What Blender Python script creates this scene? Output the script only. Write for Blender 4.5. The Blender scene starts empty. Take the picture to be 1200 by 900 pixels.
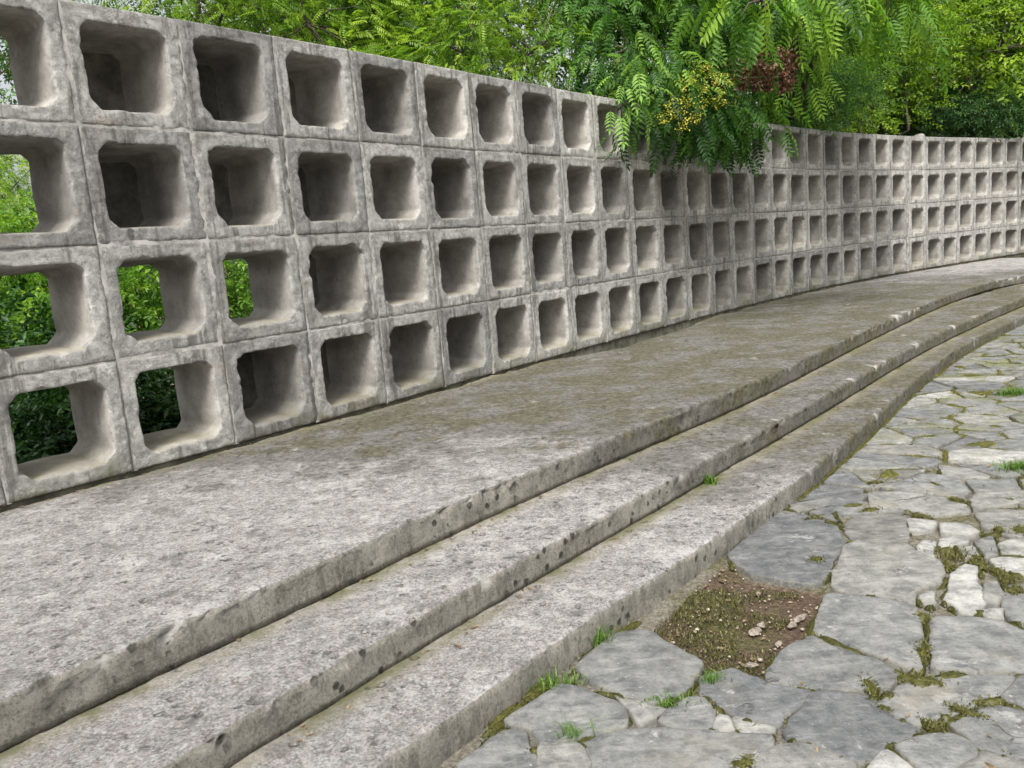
import bpy, bmesh, math, random
import numpy as np
from mathutils import Vector, Matrix
# the camera solved from the photograph, and plan lines of the place in metres
NODES=[[-4.07, 1.934], [-3.663, 2.405], [-3.258, 2.878], [-2.855, 3.353], [-2.453, 3.829], [-2.054, 4.307], [-1.659, 4.788], [-1.271, 5.275], [-0.888, 5.767], [-0.512, 6.263], [-0.138, 6.761], [0.238, 7.257], [0.617, 7.751], [0.998, 8.244], [1.383, 8.734], [1.772, 9.22], [2.165, 9.703], [2.563, 10.182], [2.965, 10.658], [3.371, 11.13], [3.781, 11.599], [4.195, 12.064], [4.616, 12.522], [5.048, 12.971], [5.489, 13.41], [5.941, 13.839], [6.402, 14.257], [6.874, 14.663], [7.357, 15.057], [7.922, 15.495], [8.421, 15.866], [8.926, 16.232], [9.435, 16.59], [9.949, 16.942], [10.467, 17.287], [10.99, 17.625], [11.522, 17.95], [12.06, 18.263], [12.604, 18.566], [13.154, 18.858], [13.71, 19.139], [14.271, 19.408], [14.838, 19.667], [15.409, 19.914], [15.986, 20.149]]  # joints -4 .. 40
CAM=dict(f=964.98,h=1.0144,pitch=-0.16324,roll=-0.08307,w=0.6227,gap=0.0918)
EDGE_PLATFORM=[[-2.866, 0.136], [-2.355, 0.751], [-1.844, 1.367], [-1.334, 1.983], [-1.183, 2.18], [-1.025, 2.371], [-0.865, 2.563], [-0.709, 2.758], [-0.557, 2.956], [-0.404, 3.153], [-0.247, 3.347], [-0.086, 3.538], [0.076, 3.727], [0.239, 3.915], [0.403, 4.101], [0.57, 4.286], [0.738, 4.47], [0.906, 4.652], [1.074, 4.835], [1.241, 5.02], [1.406, 5.206], [1.568, 5.394], [1.728, 5.584], [1.886, 5.777], [2.041, 5.972], [2.195, 6.168], [2.349, 6.366], [2.502, 6.563], [2.655, 6.761], [2.809, 6.959], [2.963, 7.156], [3.118, 7.353], [3.273, 7.55], [3.429, 7.747], [3.585, 7.943], [3.741, 8.139], [3.897, 8.335], [4.054, 8.53], [4.211, 8.726], [4.368, 8.921], [4.526, 9.115], [4.685, 9.309], [4.844, 9.502], [5.005, 9.694], [5.167, 9.886], [5.33, 10.075], [5.495, 10.264], [5.661, 10.451], [5.829, 10.637], [5.998, 10.821], [6.169, 11.003], [6.343, 11.183], [6.518, 11.36], [6.696, 11.535], [6.877, 11.706], [7.064, 11.871], [7.258, 12.027], [7.463, 12.168], [7.685, 12.285], [8.16, 12.651], [8.645, 13.004], [9.141, 13.341], [9.647, 13.664], [10.163, 13.971], [10.687, 14.263], [11.22, 14.539], [11.761, 14.798]]
EDGE_UPPER=[[-2.459, -0.036], [-1.949, 0.58], [-1.438, 1.196], [-0.927, 1.811], [-0.782, 2.018], [-0.622, 2.213], [-0.468, 2.412], [-0.31, 2.609], [-0.15, 2.805], [0.012, 2.998], [0.175, 3.191], [0.338, 3.383], [0.502, 3.576], [0.666, 3.768], [0.83, 3.96], [0.994, 4.152], [1.158, 4.344], [1.321, 4.536], [1.485, 4.729], [1.647, 4.922], [1.81, 5.115], [1.972, 5.309], [2.133, 5.503], [2.295, 5.698], [2.456, 5.893], [2.616, 6.088], [2.776, 6.283], [2.937, 6.478], [3.097, 6.673], [3.258, 6.868], [3.42, 7.062], [3.583, 7.255], [3.748, 7.446], [3.914, 7.637], [4.082, 7.826], [4.25, 8.014], [4.42, 8.201], [4.591, 8.387], [4.763, 8.572], [4.936, 8.756], [5.11, 8.94], [5.284, 9.123], [5.459, 9.306], [5.635, 9.488], [5.811, 9.67], [5.987, 9.85], [6.164, 10.031], [6.341, 10.212], [6.771, 10.631], [7.213, 11.036], [7.667, 11.428], [8.133, 11.806], [8.61, 12.17], [9.098, 12.52], [9.595, 12.855], [10.103, 13.174]]
EDGE_LOWER=[[-1.843, 0.218], [-1.332, 0.833], [-0.821, 1.449], [-0.31, 2.065], [-0.15, 2.258], [0.013, 2.45], [0.178, 2.639], [0.345, 2.827], [0.515, 3.012], [0.683, 3.199], [0.849, 3.387], [1.014, 3.576], [1.177, 3.767], [1.338, 3.959], [1.498, 4.153], [1.655, 4.348], [1.811, 4.545], [1.965, 4.743], [2.117, 4.943], [2.268, 5.144], [2.417, 5.345], [2.567, 5.547], [2.716, 5.749], [2.866, 5.951], [3.016, 6.152], [3.167, 6.353], [3.32, 6.553], [3.474, 6.751], [3.629, 6.948], [3.786, 7.144], [3.945, 7.338], [4.106, 7.531], [4.269, 7.722], [4.433, 7.911], [4.6, 8.099], [4.769, 8.285], [4.94, 8.469], [5.114, 8.65], [5.289, 8.83], [5.466, 9.009], [5.643, 9.188], [5.819, 9.367], [6.248, 9.786], [6.689, 10.193], [7.142, 10.586], [7.607, 10.966], [8.083, 11.331], [8.57, 11.682], [9.067, 12.018], [9.574, 12.339]]
STONES=[('g', [[0.136, 2.531], [0.289, 2.736], [0.4, 2.749], [0.544, 2.485], [0.455, 2.326], [0.342, 2.276], [0.243, 2.34], [0.169, 2.438]]), ('g', [[-0.1, 2.241], [0.072, 2.417], [0.134, 2.387], [0.227, 2.303], [0.247, 2.23], [0.24, 2.161], [0.138, 2.147], [0.082, 2.121], [0.006, 2.14], [-0.023, 2.199]]), ('g', [[-0.116, 2.191], [-0.053, 2.191], [-0.043, 2.115], [-0.01, 2.055], [-0.03, 1.955], [-0.256, 1.985], [-0.226, 2.061]]), ('p', [[-0.002, 2.129], [0.088, 2.112], [0.107, 2.086], [0.126, 1.999], [0.065, 1.943], [-0.019, 1.971]]), ('g', [[0.116, 2.104], [0.188, 2.143], [0.33, 2.144], [0.501, 2.103], [0.628, 2.068], [0.619, 2.026], [0.551, 1.99], [0.444, 1.928], [0.136, 1.944]]), ('g', [[0.345, 2.189], [0.442, 2.289], [0.494, 2.281], [0.512, 2.209], [0.475, 2.123], [0.379, 2.146]]), ('d', [[0.516, 2.413], [0.626, 2.449], [0.691, 2.369], [0.72, 2.319], [0.817, 2.269], [0.773, 2.206], [0.699, 2.159], [0.664, 2.112], [0.598, 2.148], [0.556, 2.198], [0.531, 2.266], [0.495, 2.305]]), ('w', [[0.51, 2.182], [0.534, 2.179], [0.542, 2.147], [0.54, 2.097], [0.501, 2.103], [0.489, 2.121]]), ('p', [[0.557, 2.184], [0.596, 2.139], [0.651, 2.102], [0.63, 2.072], [0.554, 2.095]]), ('w', [[0.556, 1.985], [0.612, 2.012], [0.641, 2.023], [0.692, 2.028], [0.734, 1.995], [0.775, 1.944], [0.793, 1.917], [0.758, 1.836], [0.452, 1.876], [0.48, 1.941]]), ('d', [[0.816, 2.26], [0.876, 2.265], [0.936, 2.236], [0.974, 2.202], [0.993, 2.098], [1.026, 2.068], [1.027, 2.023], [0.912, 1.985], [0.842, 1.928], [0.806, 1.922], [0.775, 1.955], [0.739, 2.005], [0.692, 2.035], [0.666, 2.075], [0.704, 2.136], [0.767, 2.189]]), ('g', [[1.081, 2.271], [1.183, 2.29], [1.305, 2.3], [1.429, 2.27], [1.374, 2.201], [1.296, 2.153], [1.216, 2.121], [1.15, 2.096], [1.095, 2.096], [1.026, 2.076], [1.0, 2.101], [0.98, 2.183], [1.035, 2.221]]), ('g', [[1.119, 2.906], [1.199, 2.875], [1.302, 2.824], [1.364, 2.747], [1.321, 2.626], [1.178, 2.342], [1.156, 2.351], [1.111, 2.412], [1.044, 2.509], [0.977, 2.612], [0.968, 2.658], [1.076, 2.846]]), ('g', [[0.721, 2.396], [0.794, 2.494], [0.868, 2.569], [0.942, 2.612], [1.007, 2.509], [1.081, 2.406], [1.103, 2.328], [1.048, 2.267], [0.964, 2.261], [0.884, 2.283], [0.823, 2.293], [0.753, 2.294], [0.716, 2.33]]), ('g', [[1.392, 2.665], [1.451, 2.654], [1.524, 2.647], [1.584, 2.59], [1.613, 2.522], [1.681, 2.455], [1.547, 2.255], [1.298, 2.311], [1.215, 2.336], [1.353, 2.62]]), ('g', [[1.126, 2.062], [1.236, 2.113], [1.298, 2.117], [1.389, 2.019], [1.292, 1.874], [1.18, 1.896], [1.141, 1.949], [1.134, 2.008]]), ('g', [[1.435, 2.259], [1.532, 2.233], [1.404, 2.041], [1.319, 2.131], [1.311, 2.15], [1.39, 2.208]]), ('g', [[0.92, 1.973], [1.02, 2.009], [1.087, 2.015], [1.114, 1.98], [1.119, 1.926], [1.106, 1.907], [1.049, 1.882], [0.965, 1.826], [0.935, 1.83], [0.94, 1.887]]), ('w', [[0.841, 1.917], [0.896, 1.965], [0.933, 1.881], [0.917, 1.815], [0.778, 1.833]]), ('r', [[1.118, 1.909], [1.133, 1.928], [1.176, 1.879], [1.281, 1.858], [1.226, 1.776], [0.976, 1.808], [1.046, 1.866]]), ('d', [[0.875, 3.363], [0.868, 3.258], [0.904, 3.141], [0.994, 3.07], [1.105, 3.005], [1.172, 3.066], [1.28, 3.252], [1.381, 3.411], [1.437, 3.623], [1.372, 3.789], [1.291, 3.889], [1.209, 3.831], [1.03, 3.583]]), ('d', [[1.542, 4.298], [1.648, 4.202], [1.771, 4.118], [1.741, 3.991], [1.672, 3.91], [1.553, 3.86], [1.482, 3.786], [1.406, 3.859], [1.337, 3.96], [1.289, 3.945], [1.404, 4.116]]), ('w', [[1.76, 4.015], [1.932, 4.011], [2.058, 3.902], [2.125, 3.772], [2.078, 3.654], [1.898, 3.651], [1.834, 3.732], [1.692, 3.822]]), ('w', [[1.367, 3.341], [1.435, 3.388], [1.543, 3.311], [1.6, 3.308], [1.6, 3.199], [1.635, 3.099], [1.609, 2.999], [1.529, 2.909], [1.431, 2.882], [1.374, 2.766], [1.309, 2.838], [1.237, 2.89], [1.172, 2.927], [1.16, 2.977], [1.268, 3.179]]), ('w', [[1.732, 3.077], [1.743, 3.031], [1.672, 2.895], [1.661, 2.843], [1.601, 2.729], [1.538, 2.672], [1.491, 2.674], [1.499, 2.742], [1.491, 2.779], [1.553, 2.865], [1.617, 2.989]]), ('w', [[1.409, 2.818], [1.46, 2.868], [1.494, 2.861], [1.447, 2.759], [1.407, 2.753]]), ('w', [[1.767, 3.611], [1.87, 3.561], [1.8, 3.463], [1.702, 3.464]]), ('w', [[1.871, 3.525], [1.961, 3.479], [1.968, 3.399], [1.914, 3.369], [1.813, 3.415]]), ('w', [[1.644, 3.287], [1.702, 3.345], [1.742, 3.336], [1.635, 3.144], [1.606, 3.198]]), ('w', [[1.734, 3.287], [1.799, 3.375], [1.89, 3.353], [1.871, 3.305], [1.798, 3.272], [1.724, 3.249]]), ('p', [[1.794, 3.252], [1.861, 3.257], [1.833, 3.165], [1.771, 3.142]]), ('p', [[1.961, 3.233], [2.029, 3.268], [2.199, 3.227], [2.098, 3.077], [1.914, 3.137]]), ('w', [[1.84, 3.099], [1.899, 3.113], [2.077, 3.046], [1.991, 2.918], [1.877, 2.942], [1.817, 3.015]]), ('p', [[1.701, 2.89], [1.746, 2.896], [1.707, 2.811], [1.639, 2.722], [1.62, 2.747]]), ('w', [[1.559, 2.688], [1.64, 2.693], [1.605, 2.625], [1.565, 2.633]]), ('r', [[1.56, 3.727], [1.722, 3.71], [1.772, 3.646], [1.702, 3.487], [1.634, 3.362], [1.564, 3.347], [1.43, 3.421], [1.468, 3.603]]), ('r', [[2.086, 3.639], [2.191, 3.662], [2.423, 3.563], [2.247, 3.299], [2.072, 3.309], [2.017, 3.465]]), ('p', [[2.331, 4.421], [2.438, 4.314], [2.468, 4.167], [2.416, 4.117], [2.247, 4.218]]), ('g', [[1.776, 2.882], [1.935, 2.833], [1.713, 2.503], [1.636, 2.549], [1.625, 2.635], [1.693, 2.761]])]
SOIL_PATCH=[[0.417, 2.739], [0.586, 2.981], [0.842, 3.321], [0.895, 3.134], [1.099, 2.99], [1.104, 2.894], [0.973, 2.657], [0.924, 2.602], [0.803, 2.504], [0.712, 2.392], [0.629, 2.46], [0.538, 2.437], [0.534, 2.492]]
TUFTS=[[0.222, 2.683], [0.029, 2.424], [0.117, 2.441], [0.386, 2.269], [0.093, 2.14], [0.538, 2.384], [1.734, 3.169], [1.45, 3.033], [3.694, 5.982], [2.662, 4.226], [0.36, 2.703]]
MOSS=[[1.657, 3.076], [1.457, 3.049], [1.563, 3.306], [0.994, 2.271], [1.071, 2.049], [1.185, 2.108], [1.286, 2.136], [1.798, 2.918], [1.786, 3.065], [1.809, 2.99], [1.77, 2.821], [1.663, 3.777], [1.841, 3.641], [1.615, 3.857], [2.054, 3.4], [2.098, 3.82], [2.128, 4.076], [2.311, 3.761], [1.995, 4.313], [1.867, 4.185], [1.351, 2.673], [1.247, 2.456], [1.143, 2.286], [0.53, 1.959], [1.771, 3.069], [2.135, 3.38], [4.495, 8.53], [4.152, 7.723], [4.004, 7.235], [3.593, 6.957], [3.874, 6.804], [3.553, 6.123], [3.794, 6.198], [4.54, 8.128], [4.323, 7.321], [3.157, 6.514], [2.811, 5.932], [2.753, 4.739], [3.067, 5.094], [0.197, 2.732], [1.404, 3.742], [1.195, 3.243]]
FRAGS=[[0.777, 2.693], [0.811, 2.734], [0.957, 2.761], [0.914, 2.715], [0.694, 2.466], [0.824, 2.589]]
EXPOSURE = 1.6
ZP, ZU, ZL, ZG = 0.0, -0.1425, -0.2625, -0.36     # platform, upper step, lower step, paving
DEPTH = 0.41                                      # depth of a wall block
BW, BH = CAM['w'], 0.60

random.seed(7)
rng = np.random.default_rng(7)
scene = bpy.context.scene
COL = scene.collection

# ------------------------------------------------------------------ helpers
def vnoise(P, scale=1.0, seed=0):
    """smooth value noise in [-1, 1] at points P (n,3)"""
    P = np.asarray(P, float) * scale + seed * 17.31
    i = np.floor(P).astype(np.int64); f = P - i
    f = f * f * (3 - 2 * f)
    def h(a, b, c):
        n = (a * 374761393 + b * 668265263 + c * 2147483647 + seed * 1013) & 0x7fffffff
        n = ((n ^ (n >> 13)) * 1274126177) & 0x7fffffff
        n = n ^ (n >> 16)
        return (n & 0xffff) / 32767.5 - 1
    r = 0
    for dx in (0, 1):
        for dy in (0, 1):
            for dz in (0, 1):
                w = (f[:, 0] if dx else 1 - f[:, 0]) * (f[:, 1] if dy else 1 - f[:, 1]) * (f[:, 2] if dz else 1 - f[:, 2])
                r = r + w * h(i[:, 0] + dx, i[:, 1] + dy, i[:, 2] + dz)
    return r

def fbm(P, scale, seed=0, octv=4, gain=.5):
    r, a, t = 0, 1, 0
    for k in range(octv):
        r = r + a * vnoise(P, scale * 2 ** k, seed + k * 7); t += a; a *= gain
    return r / t

def link(o, parent=None):
    COL.objects.link(o)
    if parent is not None:
        o.parent = parent
    return o

def make_mesh(name, verts, faces, mats=(), attrs=None, smooth=True):
    me = bpy.data.meshes.new(name)
    verts = np.asarray(verts, np.float32)
    if isinstance(faces, np.ndarray):
        n, k = faces.shape
        me.vertices.add(len(verts)); me.vertices.foreach_set('co', verts.ravel())
        me.loops.add(n * k); me.loops.foreach_set('vertex_index', faces.astype(np.int32).ravel())
        me.polygons.add(n)
        me.polygons.foreach_set('loop_start', np.arange(0, n * k, k, dtype=np.int32))
        me.polygons.foreach_set('loop_total', np.full(n, k, np.int32))
        me.update(calc_edges=True)
    else:
        me.from_pydata(verts.tolist(), [], [list(f) for f in faces])
        me.update()
    for m in mats:
        me.materials.append(m)
    if attrs:
        for an, arr in attrs.items():
            arr = np.asarray(arr, np.float32)
            if arr.ndim == 2:
                a = me.attributes.new(an, 'FLOAT_COLOR', 'POINT')
                if arr.shape[1] == 3:
                    arr = np.hstack([arr, np.ones((len(arr), 1), np.float32)])
                a.data.foreach_set('color', arr.ravel())
            else:
                a = me.attributes.new(an, 'FLOAT', 'POINT'); a.data.foreach_set('value', arr)
    if smooth:
        me.polygons.foreach_set('use_smooth', np.ones(len(me.polygons), bool))
    me.validate()
    return me

def mobj(name, me, parent=None, loc=None):
    o = bpy.data.objects.new(name, me)
    if loc is not None:
        o.location = loc
    return link(o, parent)

def thing(name, label, cat, loc=(0, 0, 0), rz=0, group=None):
    o = bpy.data.objects.new(name, None)
    o.empty_display_size = .1
    o.location = loc; o.rotation_euler = (0, 0, rz)
    o['label'] = label; o['category'] = cat
    if group:
        o['group'] = group
    return link(o)

def tag(o, label=None, cat=None, group=None, kind=None):
    if label: o['label'] = label
    if cat: o['category'] = cat
    if group: o['group'] = group
    if kind: o['kind'] = kind
    return o

def resample(P, step):
    P = np.asarray(P, float)
    d = np.r_[0, np.cumsum(np.linalg.norm(np.diff(P, axis=0), axis=1))]
    n = max(2, int(d[-1] / step)); t = np.linspace(0, d[-1], n + 1)
    return np.stack([np.interp(t, d, P[:, k]) for k in range(P.shape[1])], 1)

def normals2(P):
    t = np.gradient(P, axis=0)
    t /= np.linalg.norm(t, axis=1)[:, None]
    return np.stack([-t[:, 1], t[:, 0]], 1)          # left of the heading: away from the viewer

def catmull(P, step):
    P = np.asarray(P, float); out = []
    Q = np.vstack([2 * P[0] - P[1], P, 2 * P[-1] - P[-2]])
    for i in range(1, len(Q) - 2):
        for t in np.linspace(0, 1, 8, endpoint=False):
            a, b, c, d = Q[i - 1], Q[i], Q[i + 1], Q[i + 2]
            out.append(.5 * (2 * b + (c - a) * t + (2 * a - 5 * b + 4 * c - d) * t * t + (3 * b - a - 3 * c + d) * t ** 3))
    out.append(P[-1])
    return resample(np.array(out), step)

# camera frame (the photograph's), also used to read ground positions off the photograph
cp, sp = math.cos(CAM['pitch']), math.sin(CAM['pitch'])
fw = np.array([0, cp, sp]); up0 = np.array([0, -sp, cp]); rt0 = np.array([1., 0, 0])
cr, sr = math.cos(CAM['roll']), math.sin(CAM['roll'])
rt = cr * rt0 + sr * up0; up = -sr * rt0 + cr * up0
EYE = np.array([0, 0, CAM['h']])
def at(u, v, z=None, depth=None):
    d = fw + (u - 600) / CAM['f'] * rt - (v - 450) / CAM['f'] * up
    t = (z - EYE[2]) / d[2] if z is not None else depth
    return EYE + d * t

# ------------------------------------------------------------------ node helpers
class NT:
    def __init__(s, name):
        s.m = bpy.data.materials.new(name); s.m.use_nodes = True
        s.t = s.m.node_tree; s.t.nodes.clear()
        s.out = s.n('ShaderNodeOutputMaterial')
        s.pos = s.n('ShaderNodeNewGeometry').outputs['Position']
    def n(s, ty, **kw):
        n = s.t.nodes.new(ty)
        for k, v in kw.items(): setattr(n, k, v)
        return n
    def l(s, a, b): s.t.links.new(a, b)
    def setin(s, sock, v):
        if isinstance(v, bpy.types.NodeSocket): s.l(v, sock)
        elif isinstance(v, (tuple, list)) and len(v) == 3 and sock.type == 'RGBA': sock.default_value = (*v, 1)
        else: sock.default_value = v
    def noise(s, scale, detail=6, rough=.55, vec=None, dist=0, out=0):
        n = s.n('ShaderNodeTexNoise'); n.inputs['Scale'].default_value = scale; n.inputs['Detail'].default_value = detail
        n.inputs['Roughness'].default_value = rough; n.inputs['Distortion'].default_value = dist
        s.l(vec or s.pos, n.inputs['Vector']); return n.outputs[out]
    def voro(s, scale, feature='F1', vec=None, out='Distance', rand=1):
        n = s.n('ShaderNodeTexVoronoi', feature=feature); n.inputs['Scale'].default_value = scale
        n.inputs['Randomness'].default_value = rand
        s.l(vec or s.pos, n.inputs['Vector']); return n.outputs[out]
    def scale(s, v, vec=None):
        n = s.n('ShaderNodeVectorMath', operation='MULTIPLY'); n.inputs[1].default_value = v
        s.l(vec or s.pos, n.inputs[0]); return n.outputs[0]
    def ramp(s, x, a, b, lo=0., hi=1.):
        n = s.n('ShaderNodeMapRange', interpolation_type='SMOOTHSTEP')
        s.setin(n.inputs[0], x)
        for i, v in enumerate((a, b, lo, hi)): n.inputs[1 + i].default_value = v
        return n.outputs[0]
    def math(s, op, a, b=0., c=0.):
        n = s.n('ShaderNodeMath', operation=op)
        for i, v in enumerate((a, b, c)): s.setin(n.inputs[i], v)
        return n.outputs[0]
    def mix(s, f, a, b, mode='MIX'):
        n = s.n('ShaderNodeMix', data_type='RGBA', blend_type=mode)
        s.setin(n.inputs[0], f); s.setin(n.inputs[6], a); s.setin(n.inputs[7], b)
        return n.outputs[2]
    def attr(s, name, out='Fac'):
        n = s.n('ShaderNodeAttribute', attribute_name=name); return n.outputs[out]
    def nz(s):
        n = s.n('ShaderNodeSeparateXYZ'); g = s.n('ShaderNodeNewGeometry'); s.l(g.outputs['True Normal'], n.inputs[0]); return n.outputs[2]
    def xyz(s, k):
        n = s.n('ShaderNodeSeparateXYZ'); s.l(s.pos, n.inputs[0]); return n.outputs[k]
    def bump(s, h, strength=.5, dist=.01, normal=None):
        n = s.n('ShaderNodeBump'); n.inputs['Strength'].default_value = strength; n.inputs['Distance'].default_value = dist
        s.l(h, n.inputs['Height'])
        if normal: s.l(normal, n.inputs['Normal'])
        return n.outputs[0]
    def bsdf(s, col, rough=.9, normal=None, spec=.25):
        b = s.n('ShaderNodeBsdfPrincipled'); s.setin(b.inputs['Base Color'], col); s.setin(b.inputs['Roughness'], rough)
        b.inputs['Specular IOR Level'].default_value = spec
        if normal: s.l(normal, b.inputs['Normal'])
        return b.outputs[0]
    def done(s, sh): s.l(sh, s.out.inputs[0]); return s.m

def mat_block():
    t = NT('weathered_cast_concrete')
    big = t.noise(1.7, 6, .65); mid = t.noise(8, 9, .7); fine = t.noise(36, 9, .82); grit = t.noise(150, 4, .7)
    c = t.mix(t.ramp(mid, .30, .70), (.22, .213, .20), (.50, .488, .462))
    c = t.mix(t.math('MULTIPLY', t.ramp(fine, .50, .62), .48), c, (.60, .585, .55))
    c = t.mix(t.math('MULTIPLY', t.ramp(fine, .47, .37), .55), c, (.10, .096, .086))
    c = t.mix(t.math('MULTIPLY', t.ramp(big, .50, .68), .55), c, t.mix(t.ramp(fine, .4, .6), (.10, .096, .088), (.25, .24, .22)))
    # pale crusts of lichen and lime
    c = t.mix(t.math('MULTIPLY', t.ramp(t.noise(11, 10, .8), .545, .61), .6), c, (.62, .605, .57))
    # rain streaks
    st = t.noise(1.0, 6, .65, vec=t.scale((13, 13, 1.1)))
    c = t.mix(t.math('MULTIPLY', t.ramp(st, .52, .64), .68), c, (.10, .096, .086))
    # dirt in and beside the joints, patchy
    e = t.ramp(t.math('ADD', t.attr('edge'), t.math('MULTIPLY', t.math('SUBTRACT', t.noise(4, 6, .7), .5), 2.6)), .75, 1.25)
    c = t.mix(t.math('MULTIPLY', e, .62), c, t.mix(t.ramp(fine, .4, .6), (.085, .08, .07), (.22, .205, .18)))
    rust = t.math('MULTIPLY', t.ramp(t.noise(3.5, 5, .65), .60, .74), .35)
    c = t.mix(rust, c, (.32, .24, .165))
    # smoother, browner skin inside the hole, its colour darkened to stand for shade
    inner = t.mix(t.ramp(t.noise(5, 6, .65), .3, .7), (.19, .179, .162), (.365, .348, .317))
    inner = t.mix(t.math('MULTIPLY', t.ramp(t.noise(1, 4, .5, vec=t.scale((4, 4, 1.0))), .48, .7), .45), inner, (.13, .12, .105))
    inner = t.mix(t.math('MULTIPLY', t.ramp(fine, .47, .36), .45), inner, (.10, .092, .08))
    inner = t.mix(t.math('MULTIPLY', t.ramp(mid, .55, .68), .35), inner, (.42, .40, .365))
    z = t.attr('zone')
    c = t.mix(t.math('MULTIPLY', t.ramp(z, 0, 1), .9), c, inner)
    # green-grey back panels, the deep shade of the hole put into their dark colour
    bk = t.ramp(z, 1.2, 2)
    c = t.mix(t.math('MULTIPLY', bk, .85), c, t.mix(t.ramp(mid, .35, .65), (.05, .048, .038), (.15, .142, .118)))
    # dust and algae settled on the ledges
    c = t.mix(t.math('MULTIPLY', t.ramp(t.nz(), .6, .95), t.math('MULTIPLY', t.ramp(mid, .32, .58), .5)), c, (.31, .272, .185))
    # moss and damp low on the wall
    low = t.math('MULTIPLY', t.ramp(t.xyz(2), .26, -.02), t.ramp(t.noise(4, 7, .7), .40, .62))
    c = t.mix(t.math('MULTIPLY', low, .75), c, (.115, .112, .058))
    oi = t.n('ShaderNodeObjectInfo').outputs['Random']
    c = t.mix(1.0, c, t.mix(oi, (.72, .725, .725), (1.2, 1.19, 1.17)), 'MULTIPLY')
    h = t.math('ADD', t.math('MULTIPLY', fine, .7), t.math('ADD', t.math('MULTIPLY', mid, .9), t.math('MULTIPLY', grit, .25)))
    keep = t.math('SUBTRACT', 1.0, t.math('MULTIPLY', t.ramp(z, 0, 1), .7))
    return t.done(t.bsdf(c, .93, t.bump(t.math('MULTIPLY', h, keep), .9, .026)))

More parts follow.
